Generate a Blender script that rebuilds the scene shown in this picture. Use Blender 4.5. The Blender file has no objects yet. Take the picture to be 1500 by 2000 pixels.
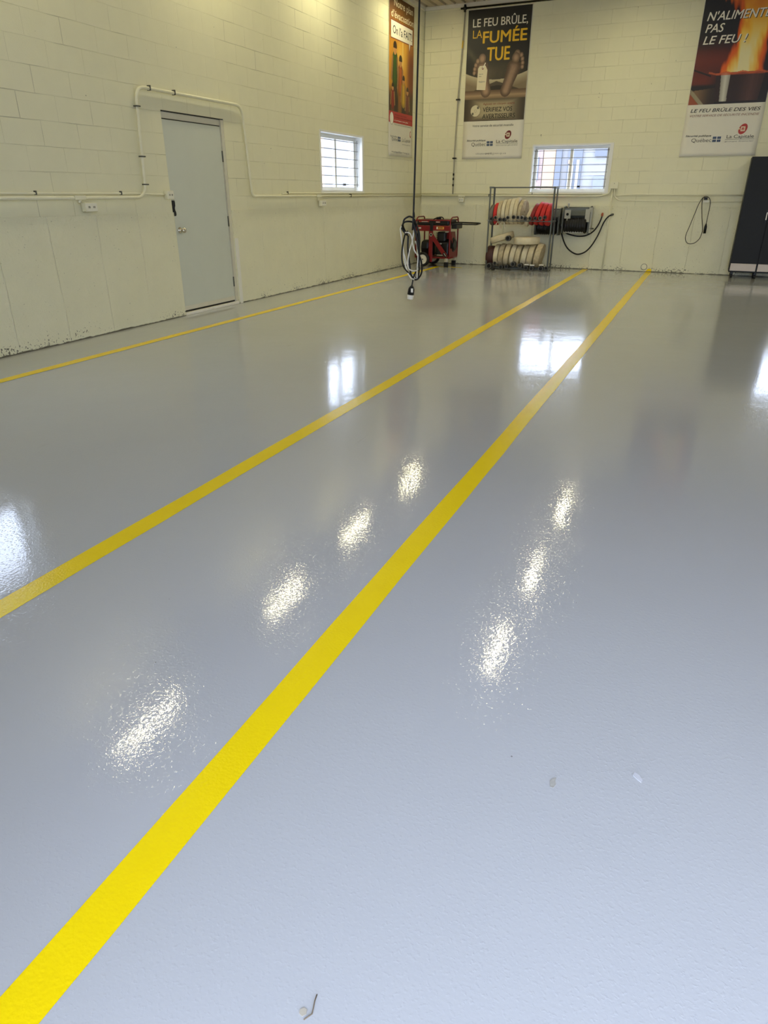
import bpy, bmesh, math, random
from mathutils import Vector, Matrix
random.seed(7)
S = bpy.context.scene
COL = S.collection
PI = math.pi

# ------------------------------------------------------------------ camera, world, exposure
CAM_H = 1.3211
cam_d = bpy.data.cameras.new('camera')
cam = bpy.data.objects.new('camera', cam_d); COL.objects.link(cam)
cam_d.sensor_fit = 'VERTICAL'; cam_d.sensor_height = 36.0
cam_d.lens = 1306.97 / 2000.0 * 36.0
cam_d.clip_start = 0.05; cam_d.clip_end = 200
def aim(p, y, r):
    fwd = Vector((math.sin(y) * math.cos(p), math.cos(y) * math.cos(p), -math.sin(p)))
    right = Vector((math.cos(y), -math.sin(y), 0)); up = right.cross(fwd)
    r2 = right * math.cos(r) + up * math.sin(r); u2 = -right * math.sin(r) + up * math.cos(r)
    m = Matrix((r2, u2, -fwd)).transposed().to_4x4()
    m.translation = (0, 0, CAM_H)
    return m
cam.matrix_world = aim(0.4444, -0.4189, 0.0023)
S.camera = cam
S.view_settings.view_transform = 'Standard'; S.view_settings.look = 'None'
S.view_settings.gamma = 1.0; S.view_settings.exposure = 0.0; S.view_settings.use_curve_mapping = False
try:
    S.cycles.max_bounces = 10; S.cycles.diffuse_bounces = 6; S.cycles.glossy_bounces = 4
    S.cycles.transmission_bounces = 6; S.cycles.transparent_max_bounces = 12
    S.cycles.sample_clamp_indirect = 6.0; S.cycles.use_denoising = True; S.cycles.denoising_prefilter = 'ACCURATE'
    S.cycles.caustics_reflective = False; S.cycles.caustics_refractive = False
except Exception:
    pass
SKY = 8.6                     # overcast sky brightness
LAMP = 115.0                   # ceiling lamp diffuser brightness
LAMP_COL = (1.0, 0.905, 0.55)
w = bpy.data.worlds.new('overcast_sky'); S.world = w; w.use_nodes = True
bg = w.node_tree.nodes['Background']
bg.inputs['Color'].default_value = (0.70, 0.795, 1.04, 1); bg.inputs['Strength'].default_value = SKY

# ------------------------------------------------------------------ room measures
XL, XR = -5.4905, 5.8          # left and right wall planes
YB, YF = 14.153, -0.55         # back and front wall planes
HC = 4.42                      # ceiling
ZB = 1.125                     # top of the concrete base of the walls

# ------------------------------------------------------------------ materials
M = {}
def mat(name, col, rough=0.5, metal=0.0, spec=0.5, noise=0.0, nscale=20.0, bump=0.0, bscale=80.0, emit=None, estr=0.0, coat=0.0):
    m = bpy.data.materials.new(name); m.use_nodes = True
    nt = m.node_tree; b = nt.nodes['Principled BSDF']
    b.inputs['Base Color'].default_value = (*col, 1); b.inputs['Roughness'].default_value = rough
    b.inputs['Metallic'].default_value = metal; b.inputs['Specular IOR Level'].default_value = spec
    b.inputs['Coat Weight'].default_value = coat
    if emit:
        b.inputs['Emission Color'].default_value = (*emit, 1); b.inputs['Emission Strength'].default_value = estr
    if noise or bump:
        g = nt.nodes.new('ShaderNodeNewGeometry')
    if noise:
        n = nt.nodes.new('ShaderNodeTexNoise'); n.inputs['Scale'].default_value = nscale; n.inputs['Detail'].default_value = 5
        nt.links.new(g.outputs['Position'], n.inputs['Vector'])
        mx = nt.nodes.new('ShaderNodeMix'); mx.data_type = 'RGBA'
        mx.inputs[6].default_value = (*[c * (1 - noise) for c in col], 1)
        mx.inputs[7].default_value = (*[min(1, c * (1 + noise)) for c in col], 1)
        nt.links.new(n.outputs['Fac'], mx.inputs[0]); nt.links.new(mx.outputs[2], b.inputs['Base Color'])
    if bump:
        n2 = nt.nodes.new('ShaderNodeTexNoise'); n2.inputs['Scale'].default_value = bscale; n2.inputs['Detail'].default_value = 3
        nt.links.new(g.outputs['Position'], n2.inputs['Vector'])
        bp = nt.nodes.new('ShaderNodeBump'); bp.inputs['Strength'].default_value = bump; bp.inputs['Distance'].default_value = 0.004
        nt.links.new(n2.outputs['Fac'], bp.inputs['Height']); nt.links.new(bp.outputs['Normal'], b.inputs['Normal'])
    M[name] = m
    return m

class NT:
    """tiny node helper"""
    def __init__(s, name):
        s.m = bpy.data.materials.new(name); s.m.use_nodes = True; M[name] = s.m
        s.t = s.m.node_tree; s.b = s.t.nodes['Principled BSDF']
        s.geo = s.t.nodes.new('ShaderNodeNewGeometry')
        sp = s.t.nodes.new('ShaderNodeSeparateXYZ'); s.t.links.new(s.geo.outputs['Position'], sp.inputs[0])
        s.x, s.y, s.z = sp.outputs; s.pos = s.geo.outputs['Position']
    def lk(s, a, i):
        if isinstance(a, (int, float)): i.default_value = a
        elif isinstance(a, tuple): i.default_value = (*a, 1) if len(a) == 3 and len(i.default_value) == 4 else a
        else: s.t.links.new(a, i)
    def math(s, op, a, b=0.0, c=None):
        n = s.t.nodes.new('ShaderNodeMath'); n.operation = op
        s.lk(a, n.inputs[0]); s.lk(b, n.inputs[1])
        if c is not None: s.lk(c, n.inputs[2])
        return n.outputs[0]
    def xyz(s, x, y, z):
        n = s.t.nodes.new('ShaderNodeCombineXYZ')
        s.lk(x, n.inputs[0]); s.lk(y, n.inputs[1]); s.lk(z, n.inputs[2]); return n.outputs[0]
    def noise(s, sc, det=3, vec=None, rough=0.5):
        n = s.t.nodes.new('ShaderNodeTexNoise'); n.inputs['Scale'].default_value = sc; n.inputs['Detail'].default_value = det
        n.inputs['Roughness'].default_value = rough
        s.lk(vec or s.pos, n.inputs['Vector']); return n.outputs['Fac']
    def ramp(s, f, a, b, lo=0.0, hi=1.0):
        n = s.t.nodes.new('ShaderNodeMapRange'); n.interpolation_type = 'SMOOTHSTEP'
        s.lk(f, n.inputs[0]); s.lk(a, n.inputs[1]); s.lk(b, n.inputs[2]); s.lk(lo, n.inputs[3]); s.lk(hi, n.inputs[4]); return n.outputs[0]
    def mix(s, f, a, b):
        n = s.t.nodes.new('ShaderNodeMix'); n.data_type = 'RGBA'
        s.lk(f, n.inputs[0]); s.lk(a, n.inputs[6]); s.lk(b, n.inputs[7]); return n.outputs[2]
    def bump(s, h, st, dist, prev=None):
        n = s.t.nodes.new('ShaderNodeBump'); n.inputs['Strength'].default_value = st; n.inputs['Distance'].default_value = dist
        s.lk(h, n.inputs['Height'])
        if prev is not None: s.lk(prev, n.inputs['Normal'])
        return n.outputs['Normal']
    def out(s, **k):
        for a, v in k.items(): s.lk(v, s.b.inputs[a.replace('_', ' ')])
        return s.m

PAINT = (0.79, 0.765, 0.550)
def block_mat(name, axis):
    n = NT(name)
    s_ = n.y if axis == 'y' else n.x
    wob = n.math('MULTIPLY', n.math('SUBTRACT', n.noise(3.0, 2), 0.5), 0.012)
    v = n.xyz(n.math('ADD', s_, 0.135 if axis == 'y' else 0.08), n.math('ADD', n.math('SUBTRACT', n.z, 1.2837), wob), 0.0)
    b = n.t.nodes.new('ShaderNodeTexBrick')
    n.lk(v, b.inputs['Vector'])
    b.offset = 0.5; b.inputs['Scale'].default_value = 1.0
    b.inputs['Brick Width'].default_value = 0.4064; b.inputs['Row Height'].default_value = 0.2032
    b.inputs['Mortar Size'].default_value = 0.0035; b.inputs['Mortar Smooth'].default_value = 0.35
    mort = b.outputs['Fac']
    patchy = n.ramp(n.noise(1.7, 2), 0.40, 0.62)
    depth = n.math('MULTIPLY', mort, n.math('ADD', n.math('MULTIPLY', patchy, 0.8), 0.2))
    base = n.mix(n.noise(6.0, 4), tuple(c * 0.96 for c in PAINT), tuple(c * 1.03 for c in PAINT))
    dirt = n.math('MULTIPLY', depth, n.math('MULTIPLY', n.ramp(n.noise(1.1, 2), 0.46, 0.66), 0.70 if axis == 'y' else 0.42))
    col = n.mix(dirt, base, (0.30, 0.28, 0.20))
    spots = n.ramp(n.noise(26.0, 2), 0.775, 0.79)
    col = n.mix(n.math('MULTIPLY', spots, 0.8), col, (0.12, 0.11, 0.08))
    nb = n.bump(n.math('SUBTRACT', 1.0, depth), 1.0 if axis == 'y' else 0.75, 0.006)
    nb = n.bump(n.noise(140.0, 3), 0.35, 0.002, nb)
    n.out(Base_Color=col, Roughness=0.62, Normal=nb)
    n.b.inputs['Specular IOR Level'].default_value = 0.3
def concrete_mat(name, axis):
    n = NT(name)
    s_ = n.y if axis == 'y' else n.x
    wv = n.math('MULTIPLY', n.math('SUBTRACT', n.noise(2.2, 3), 0.5), 0.05)
    v = n.xyz(n.math('ADD', n.math('ADD', s_, 0.40 if axis == 'y' else 0.26), wv), 0.3, 0.0)
    b = n.t.nodes.new('ShaderNodeTexBrick'); n.lk(v, b.inputs['Vector'])
    b.offset = 0.0; b.inputs['Scale'].default_value = 1.0; b.inputs['Brick Width'].default_value = 0.578; b.inputs['Row Height'].default_value = 40.0
    b.inputs['Mortar Size'].default_value = 0.006; b.inputs['Mortar Smooth'].default_value = 0.6
    seam = n.math('MULTIPLY', b.outputs['Fac'], n.ramp(n.noise(2.5, 2), 0.30, 0.5))
    base = n.mix(n.noise(4.0, 5), tuple(c * 0.94 for c in PAINT), tuple(c * 1.04 for c in PAINT))
    # chipped paint and dirt near the floor
    zf = n.ramp(n.z, 0.01, 0.16, 1.0, 0.0)
    patch = n.ramp(n.noise(1.6, 2), 0.42, 0.66)
    chips = n.ramp(n.math('ADD', n.noise(62.0, 4), n.math('MULTIPLY', n.math('MULTIPLY', zf, patch), 0.20)), 0.715, 0.745)
    foot = n.ramp(n.math('ADD', n.z, n.math('MULTIPLY', n.noise(9.0, 3), -0.030)), -0.008, 0.001, 1.0, 0.0)
    stray = n.ramp(n.noise(13.0, 2), 0.80, 0.812)
    fac = n.math('MAXIMUM', n.math('MAXIMUM', n.math('MULTIPLY', chips, 0.85), n.math('MULTIPLY', foot, 0.9)), n.math('MULTIPLY', stray, 0.7))
    col = n.mix(n.math('MULTIPLY', seam, 0.30), base, (0.88, 0.86, 0.72))
    col = n.mix(fac, col, (0.055, 0.048, 0.032))
    rough = n.ramp(n.z, 0.98, 1.12, 0.020, 0.050)
    nb = n.bump(n.math('ADD', n.math('MULTIPLY', seam, 0.9), n.math('MULTIPLY', n.noise(7.0, 6, None, 0.65), n.math('MULTIPLY', rough, 60.0))), 0.75, 0.012)
    nb = n.bump(n.noise(70.0, 4), 0.6, 0.004, nb)
    n.out(Base_Color=col, Roughness=0.6, Normal=nb)
    n.b.inputs['Specular IOR Level'].default_value = 0.3
block_mat('block_left', 'y'); block_mat('block_back', 'x'); concrete_mat('concrete_left', 'y'); concrete_mat('concrete_back', 'x')

def floor_mat():
    n = NT('epoxy_floor')
    tone = n.noise(0.9, 4)
    base = n.mix(tone, (0.42, 0.43, 0.435), (0.455, 0.465, 0.47))
    sp = n.t.nodes.new('ShaderNodeTexVoronoi'); sp.inputs['Scale'].default_value = 7.0; n.lk(n.pos, sp.inputs['Vector'])
    size = n.math('MULTIPLY', n.ramp(n.noise(3.1, 2), 0.42, 0.75), 0.030)
    dots = n.math('LESS_THAN', sp.outputs['Distance'], size)
    col = n.mix(n.math('MULTIPLY', dots, 0.75), base, (0.10, 0.095, 0.08))
    scuff = n.ramp(n.noise(1.0, 6, n.xyz(n.math('MULTIPLY', n.x, 5.0), n.math('MULTIPLY', n.y, 1.3), 0.0), 0.7), 0.66, 0.78)
    col = n.mix(n.math('MULTIPLY', scuff, 0.25), col, (0.27, 0.26, 0.22))
    nb = n.bump(n.noise(0.9, 3), 0.55, 0.010)
    nb = n.bump(n.noise(7.0, 2), 0.10, 0.004, nb)
    nb = n.bump(n.noise(85.0, 2), 0.115, 0.0022, nb)
    nb = n.bump(n.ramp(n.noise(100.0, 2), 0.52, 0.80), 0.12, 0.0022, nb)
    n.out(Base_Color=col, Roughness=0.03, Normal=nb)
    n.b.inputs['IOR'].default_value = 1.52
def paint_mat():
    n = NT('yellow_line_paint')
    col = n.mix(n.noise(9.0, 4), (0.83, 0.61, 0.003), (0.89, 0.67, 0.005))
    nb = n.bump(n.noise(0.9, 3), 0.5, 0.010)
    nb = n.bump(n.noise(120.0, 2), 0.4, 0.0022, nb)
    n.out(Base_Color=col, Roughness=0.22, Normal=nb)
    n.b.inputs['Specular IOR Level'].default_value = 0.13
floor_mat(); paint_mat()
def ceil_mat():
    n = NT('ceiling_deck')
    col = n.mix(n.noise(3.0, 4), (0.42, 0.36, 0.27), (0.55, 0.48, 0.37))
    n.out(Base_Color=col, Roughness=0.5)
ceil_mat()
mat('white_paint', (0.80, 0.78, 0.68), 0.45, noise=0.03, bump=0.15)
mat('conduit_paint', (0.78, 0.755, 0.56), 0.42, noise=0.05, bump=0.1)
mat('plate_paint', (0.80, 0.78, 0.64), 0.4)
mat('frame_paint', (0.66, 0.63, 0.50), 0.45, noise=0.05, bump=0.1)
mat('door_paint', (0.62, 0.645, 0.55), 0.42, noise=0.03, nscale=4, bump=0.08)
mat('window_white', (0.82, 0.82, 0.78), 0.4)
mat('bar_steel', (0.22, 0.21, 0.18), 0.5, 0.3)
mat('black_rubber', (0.008, 0.008, 0.008), 0.45, spec=0.3)
mat('black_plastic', (0.009, 0.009, 0.009), 0.4, spec=0.3)
mat('glossy_black', (0.012, 0.012, 0.012), 0.22)
mat('white_cable', (0.80, 0.77, 0.68), 0.3)
mat('chrome', (0.66, 0.62, 0.54), 0.18, 1.0)
mat('dark_steel', (0.10, 0.105, 0.095), 0.45, 0.6)
mat('rack_steel', (0.13, 0.14, 0.125), 0.5, 0.4, noise=0.25, nscale=30)
mat('coupling_metal', (0.05, 0.05, 0.048), 0.35, 0.7)
mat('coupling_rim', (0.17, 0.165, 0.15), 0.4, 0.6)
mat('coupling_bore', (0.006, 0.006, 0.006), 0.8)
mat('bare_metal', (0.55, 0.53, 0.47), 0.35, 0.9)
mat('hose_cream', (0.62, 0.53, 0.34), 0.85, noise=0.22, nscale=16, bump=0.4, bscale=220)
mat('hose_pale', (0.70, 0.62, 0.43), 0.85, noise=0.16, nscale=14, bump=0.4, bscale=220)
mat('hose_stained', (0.52, 0.43, 0.27), 0.85, noise=0.45, nscale=22, bump=0.4, bscale=220)
mat('hose_grey', (0.17, 0.15, 0.115), 0.85, noise=0.3, nscale=20, bump=0.4, bscale=220)
mat('hose_red', (0.58, 0.025, 0.02), 0.7, noise=0.2, nscale=16, bump=0.4, bscale=220)
mat('hose_dark_red', (0.25, 0.018, 0.015), 0.7, noise=0.2, nscale=16, bump=0.4, bscale=220)
mat('hose_brown', (0.055, 0.014, 0.010), 0.6, noise=0.25, nscale=16, bump=0.3, bscale=220)
mat('machine_red', (0.20, 0.008, 0.010), 0.35, spec=0.35, noise=0.12, nscale=12)
mat('label_orange', (0.75, 0.34, 0.05), 0.5)
mat('label_white', (0.75, 0.73, 0.66), 0.5)
mat('label_red', (0.6, 0.05, 0.04), 0.5)
mat('wheel_cream', (0.74, 0.70, 0.57), 0.4)
mat('reel_grey', (0.085, 0.095, 0.085), 0.45, noise=0.15)
mat('reel_light', (0.42, 0.42, 0.36), 0.45, noise=0.1)
mat('orange_fitting', (0.42, 0.10, 0.04), 0.45)
mat('cabinet_charcoal', (0.0085, 0.009, 0.0075), 0.5, spec=0.25, noise=0.1, nscale=8)
mat('cabinet_kick', (0.60, 0.53, 0.47), 0.45, noise=0.06)
mat('handle_white', (0.75, 0.72, 0.66), 0.3)
mat('poster_paper', (0.76, 0.73, 0.62), 0.55, noise=0.04, nscale=5, bump=0.1, bscale=14)
mat('ink_black', (0.012, 0.011, 0.010), 0.6)
mat('ink_grey', (0.16, 0.155, 0.14), 0.6)
mat('ink_white', (0.84, 0.80, 0.68), 0.55)
mat('ink_cream', (0.78, 0.71, 0.50), 0.55)
mat('ink_yellow', (0.86, 0.52, 0.02), 0.55)
mat('ink_brown_red', (0.20, 0.045, 0.02), 0.6)
mat('ink_maroon', (0.17, 0.02, 0.02), 0.6)
mat('ink_red', (0.48, 0.045, 0.04), 0.6)
mat('ink_blue', (0.03, 0.07, 0.17), 0.6)
mat('yellow_tape', (0.65, 0.42, 0.03), 0.5)
mat('grey_pipe', (0.38, 0.36, 0.28), 0.45, noise=0.1)
mat('chip_pale', (0.52, 0.53, 0.56), 0.6, noise=0.1, nscale=90)
mat('chip_grey', (0.36, 0.35, 0.31), 0.8, noise=0.3, nscale=120)
mat('leaf_brown', (0.16, 0.12, 0.07), 0.7)
mat('leaf_dry', (0.42, 0.38, 0.30), 0.6)
mat('lamp_housing', (0.78, 0.77, 0.70), 0.4)
mat('lamp_lens', (0.9, 0.88, 0.75), 0.4, emit=LAMP_COL, estr=LAMP)
mat('outdoor_brick', (0.27, 0.20, 0.18), 0.9, noise=0.35, nscale=16)
mat('outdoor_siding', (0.25, 0.245, 0.25), 0.8, noise=0.05)
mat('outdoor_grey', (0.13, 0.14, 0.165), 0.7)
mat('outdoor_white', (0.34, 0.34, 0.34), 0.7)
mat('outdoor_peach', (0.36, 0.25, 0.17), 0.9, noise=0.12, nscale=30)
mat('outdoor_blue', (0.19, 0.20, 0.235), 0.8, noise=0.1)
mat('outdoor_pale', (0.50, 0.37, 0.26), 0.8, noise=0.08)
mat('snowy_ground', (0.45, 0.46, 0.48), 0.9, noise=0.1, nscale=3)
def glass_mat():
    m = bpy.data.materials.new('window_glass'); m.use_nodes = True; nt = m.node_tree; nt.nodes.remove(nt.nodes['Principled BSDF'])
    tr = nt.nodes.new('ShaderNodeBsdfTransparent'); tr.inputs[0].default_value = (0.94, 0.96, 0.95, 1)
    gl = nt.nodes.new('ShaderNodeBsdfGlossy'); gl.inputs['Roughness'].default_value = 0.02
    fr = nt.nodes.new('ShaderNodeFresnel'); fr.inputs[0].default_value = 1.3
    mx = nt.nodes.new('ShaderNodeMixShader')
    nt.links.new(fr.outputs[0], mx.inputs[0]); nt.links.new(tr.outputs[0], mx.inputs[1]); nt.links.new(gl.outputs[0], mx.inputs[2])
    nt.links.new(mx.outputs[0], nt.nodes['Material Output'].inputs['Surface']); M['window_glass'] = m
glass_mat()
def print_mat():
    m = bpy.data.materials.new('printed_picture'); m.use_nodes = True; nt = m.node_tree
    a = nt.nodes.new('ShaderNodeAttribute'); a.attribute_name = 'ink'
    b = nt.nodes['Principled BSDF']; b.inputs['Roughness'].default_value = 0.5
    nt.links.new(a.outputs['Color'], b.inputs['Base Color']); M['printed_picture'] = m
print_mat()

# ------------------------------------------------------------------ mesh builder
def V(*a): return Vector(a)
class MB:
    def __init__(s, mats): s.bm = bmesh.new(); s.mats = [mats] if isinstance(mats, str) else list(mats); s.cur = 0
    def use(s, name):
        if name not in s.mats: s.mats.append(name)
        s.cur = s.mats.index(name); return s
    def face(s, vs, smooth=False):
        try: f = s.bm.faces.new(vs)
        except ValueError: return None
        f.material_index = s.cur; f.smooth = smooth; return f
    def poly(s, pts): return s.face([s.bm.verts.new(p) for p in pts])
    def box(s, x0, x1, y0, y1, z0, z1, bev=0.0):
        r = bmesh.ops.create_cube(s.bm, size=1.0)
        vs = r['verts']
        for v in vs:
            v.co = ((x0 + x1) / 2 + v.co.x * (x1 - x0), (y0 + y1) / 2 + v.co.y * (y1 - y0), (z0 + z1) / 2 + v.co.z * (z1 - z0))
        fs = {f for v in vs for f in v.link_faces}
        for f in fs: f.material_index = s.cur
        if bev:
            es = list({e for f in fs for e in f.edges})
            rb = bmesh.ops.bevel(s.bm, geom=es, offset=bev, segments=2, affect='EDGES', profile=0.5)
            for f in rb['faces']: f.material_index = s.cur
        return s
    def tube(s, pts, r, seg=10, cap=True, rs=None):
        pts = [Vector(p) for p in pts]; n = len(pts); rings = []
        t0 = (pts[1] - pts[0]).normalized()
        up = Vector((0, 0, 1)) if abs(t0.z) < 0.9 else Vector((1, 0, 0))
        a = t0.cross(up).normalized()
        for i, p in enumerate(pts):
            t = (pts[min(i + 1, n - 1)] - pts[max(i - 1, 0)]).normalized()
            a = (a - t * a.dot(t)).normalized(); b = t.cross(a)
            rr = rs[i] if rs else r
            rings.append([s.bm.verts.new(p + (a * math.cos(2 * PI * k / seg) + b * math.sin(2 * PI * k / seg)) * rr) for k in range(seg)])
        for i in range(n - 1):
            for k in range(seg):
                s.face([rings[i][k], rings[i][(k + 1) % seg], rings[i + 1][(k + 1) % seg], rings[i + 1][k]], True)
        if cap: s.face(rings[0][::-1]); s.face(rings[-1])
        return s
    def lathe(s, prof, c, axis, seg=32, smooth=False):
        """prof: (radius, along) list; axis 'x','y','z'"""
        c = Vector(c); rings = []
        ax = {'x': (V(1, 0, 0), V(0, 1, 0), V(0, 0, 1)), 'y': (V(0, 1, 0), V(0, 0, 1), V(1, 0, 0)), 'z': (V(0, 0, 1), V(1, 0, 0), V(0, 1, 0))}[axis]
        for r, d in prof:
            if r < 1e-6: rings.append([s.bm.verts.new(c + ax[0] * d)])
            else: rings.append([s.bm.verts.new(c + ax[0] * d + (ax[1] * math.cos(2 * PI * k / seg) + ax[2] * math.sin(2 * PI * k / seg)) * r) for k in range(seg)])
        for a, b in zip(rings, rings[1:]):
            if len(a) == 1 and len(b) == 1: continue
            for k in range(seg):
                k2 = (k + 1) % seg
                if len(a) == 1: s.face([a[0], b[k2], b[k]], smooth)
                elif len(b) == 1: s.face([a[k], a[k2], b[0]], smooth)
                else: s.face([a[k], a[k2], b[k2], b[k]], smooth)
        return s
    def prism(s, pts, off):
        """flat polygon pts (3D) pushed along the vector off"""
        off = Vector(off); a = [s.bm.verts.new(p) for p in pts]; b = [s.bm.verts.new(Vector(p) + off) for p in pts]
        s.face(a); s.face(b[::-1]); n = len(a)
        for i in range(n): s.face([a[i], b[i], b[(i + 1) % n], a[(i + 1) % n]])
        return s
    def bar(s, a, b, wd, th, side):
        """flat bar from a to b, width wd across, thickness th along the unit vector side"""
        a, b, side = Vector(a), Vector(b), Vector(side); t = (b - a).normalized(); c = t.cross(side).normalized() * wd / 2
        return s.prism([a + c, b + c, b - c, a - c], side * th)
    def build(s, name, parent=None, kind=None, label=None, cat=None, group=None, loc=None, fix=True):
        if fix: bmesh.ops.recalc_face_normals(s.bm, faces=s.bm.faces)
        me = bpy.data.meshes.new(name); s.bm.to_mesh(me); s.bm.free()
        if loc is not None:
            me.transform(Matrix.Translation(-Vector(loc)))
        for m in s.mats: me.materials.append(M[m])
        o = bpy.data.objects.new(name, me); COL.objects.link(o)
        if loc is not None: o.location = loc
        if parent is not None:
            o.parent = parent
            if loc is None: o.matrix_parent_inverse = Matrix.Translation(-parent.location)
            else: o.location = Vector(loc) - parent.location
        return tag(o, label, cat, group, kind)
def tag(o, label=None, cat=None, group=None, kind=None):
    if label: o['label'] = label
    if cat: o['category'] = cat
    if group: o['group'] = group
    if kind: o['kind'] = kind
    return o
def thing(name, loc, label, cat, group=None):
    o = bpy.data.objects.new(name, None); COL.objects.link(o); o.location = loc; o.empty_display_size = 0.1
    return tag(o, label, cat, group)
def smooth_path(pts, sub=5):
    P = [Vector(p) for p in pts]; out = []
    for i in range(len(P) - 1):
        p0, p1, p2, p3 = P[max(i - 1, 0)], P[i], P[i + 1], P[min(i + 2, len(P) - 1)]
        for k in range(sub):
            t = k / sub
            out.append(0.5 * ((2 * p1) + (p2 - p0) * t + (2 * p0 - 5 * p1 + 4 * p2 - p3) * t * t + (3 * p1 - p0 - 3 * p2 + p3) * t ** 3))
    return out + [P[-1]]
def round_path(pts, r=0.09, n=6):
    P = [Vector(p) for p in pts]; out = [P[0]]
    for i in range(1, len(P) - 1):
        a, b = (P[i - 1] - P[i]), (P[i + 1] - P[i]); rr = min(r, a.length * .49, b.length * .49)
        p, q = P[i] + a.normalized() * rr, P[i] + b.normalized() * rr
        for k in range(n + 1):
            t = k / n; out.append(p * (1 - t) ** 2 + P[i] * 2 * t * (1 - t) + q * t * t)
    return out + [P[-1]]

# ------------------------------------------------------------------ the room
TH = 0.25
def wall_cells(mb, put, s0, s1, z0, z1, holes, zsplit, mats):
    """fill the rectangle s0..s1 x z0..z1 with boxes leaving holes (s0,s1,z0,z1); put(mb, s0,s1,z0,z1,low)"""
    ss = sorted({s0, s1, *[h[0] for h in holes], *[h[1] for h in holes]}); zs = sorted({z0, z1, zsplit, *[h[2] for h in holes], *[h[3] for h in holes]})
    for zi in range(len(zs) - 1):
        run = None
        for si in range(len(ss)):
            solid = si < len(ss) - 1 and not any(h[0] - 1e-6 <= ss[si] < h[1] - 1e-6 and h[2] - 1e-6 <= zs[zi] < h[3] - 1e-6 for h in holes)
            if solid and run is None: run = ss[si]
            if not solid and run is not None:
                low = zs[zi] < zsplit - 1e-6
                mb.use(mats[0] if low else mats[1]); put(mb, run, ss[si], zs[zi], zs[zi + 1], low); run = None
WIN_L = (9.98, 11.42, 1.335, 2.165)
WIN_N = (2.50, 3.97, 1.335, 2.165)
WIN_B = (-3.262, -1.850, 1.330, 2.140)
WIN_C = (1.24, 2.66, 1.330, 2.140)
DOOR = (6.53, 7.625, 0.0, 2.115)
mb = MB('concrete_left')
wall_cells(mb, lambda m, a, b, c, d, low: m.box(XL - TH, XL if low else XL - 0.014, a, b, c, d), YF - TH, YB + TH, 0, HC + .1, [WIN_L, WIN_N, DOOR], ZB, ('concrete_left', 'block_left'))
mb.use('block_left').box(XL - TH, XL - 0.13, DOOR[0], DOOR[1], 0, DOOR[3])  # unseen backing added behind the door to keep outside light out
mb.build('wall_left', kind='structure')
mb = MB('concrete_back')
wall_cells(mb, lambda m, a, b, c, d, low: m.box(a, b, YB if low else YB + 0.014, YB + TH, c, d), XL, XR, 0, HC + .1, [WIN_B, WIN_C], ZB, ('concrete_back', 'block_back'))
mb.build('wall_back', kind='structure')
MB('white_paint').box(XR, XR + TH, YF - TH, YB + TH, 0, HC + .1).build('wall_right', kind='structure')
mb = MB('white_paint')
BAY = (-0.72, 2.85, 0.0, 3.5)
wall_cells(mb, lambda m, a, b, c, d, low: m.box(a, b, YF - TH, YF, c, d), XL, XR, 0, HC + .1, [BAY], ZB, ('white_paint', 'white_paint'))
mb.build('wall_front', kind='structure')
MB('epoxy_floor').box(XL - TH, XR + TH, YF - TH, YB + TH, -0.15, 0).build('floor', kind='structure')
mb = MB('ceiling_deck')          # ribbed steel deck
xs = XL - .1
prof = []
while xs < XR + .1:
    prof += [(xs, HC), (xs + .125, HC), (xs + .135, HC + .03), (xs + .175, HC + .03), (xs + .185, HC)]; xs += .185
prof = [(a, c) for a, c in prof]
pv = [[mb.bm.verts.new((a, y, c)) for a, c in prof] for y in (YF - .1, YB + .1)]
for i in range(len(prof) - 1): mb.face([pv[0][i], pv[0][i + 1], pv[1][i + 1], pv[1][i]])
mb.build('ceiling', kind='structure')
MB('ceiling_deck').box(XL - TH, XR + TH, YF - TH, YB + TH, HC + .06, HC + .2).build('roof_slab', kind='structure')
MB('white_paint').box(XL - .01, XR, YB - .022, YB + .01, HC - .055, HC).build('trim_1', kind='structure')
MB('white_paint').box(XL - .012, XL + .02, YF, YB, HC - .055, HC).build('trim_2', kind='structure')
MB('white_paint').box(XL - .02, XL + .012, 7.63, 7.69, 0, 0.80, .004).build('trim_3', kind='structure')
# painted lines on the floor
def floor_line(x, y0, y1, lab):
    mb = MB('yellow_line_paint'); n = 40; prev = None
    for i in range(n + 1):
        y = y0 + (y1 - y0) * i / n; j = 0.0025
        cur = [mb.bm.verts.new((x + sx * 0.05 + random.uniform(-j, j), y, 0.0012)) for sx in (-1, 1)]
        if prev: mb.face([prev[0], prev[1], cur[1], cur[0]])
        prev = cur
    mb.build('floor_line', kind='structure', label=lab, cat='floor line', fix=False)
floor_line(-4.80, YF, 13.42, 'yellow floor line running close along the door wall')
floor_line(-2.035, YF, YB - .01, 'yellow floor line ending beside the hose rack')
floor_line(-0.878, YF, YB - .01, 'yellow floor line running from the doorway to the capped pipe')
mb = MB('yellow_line_paint'); mb.poly([(-4.85, 13.36, .0012), (-4.30, 13.36, .0012), (-4.30, 13.44, .0012), (-4.85, 13.46, .0012)])
mb.build('floor_line', kind='structure', label='short yellow floor line crossing under the generator', cat='floor line')
mb = MB('yellow_line_paint'); mb.poly([(-0.93, YB - .0015, 0.01), (-0.83, YB - .0015, 0.01), (-0.845, YB - .0015, 0.06), (-0.90, YB - .0015, 0.05)])
mb.build('trim_4', kind='structure')

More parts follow.
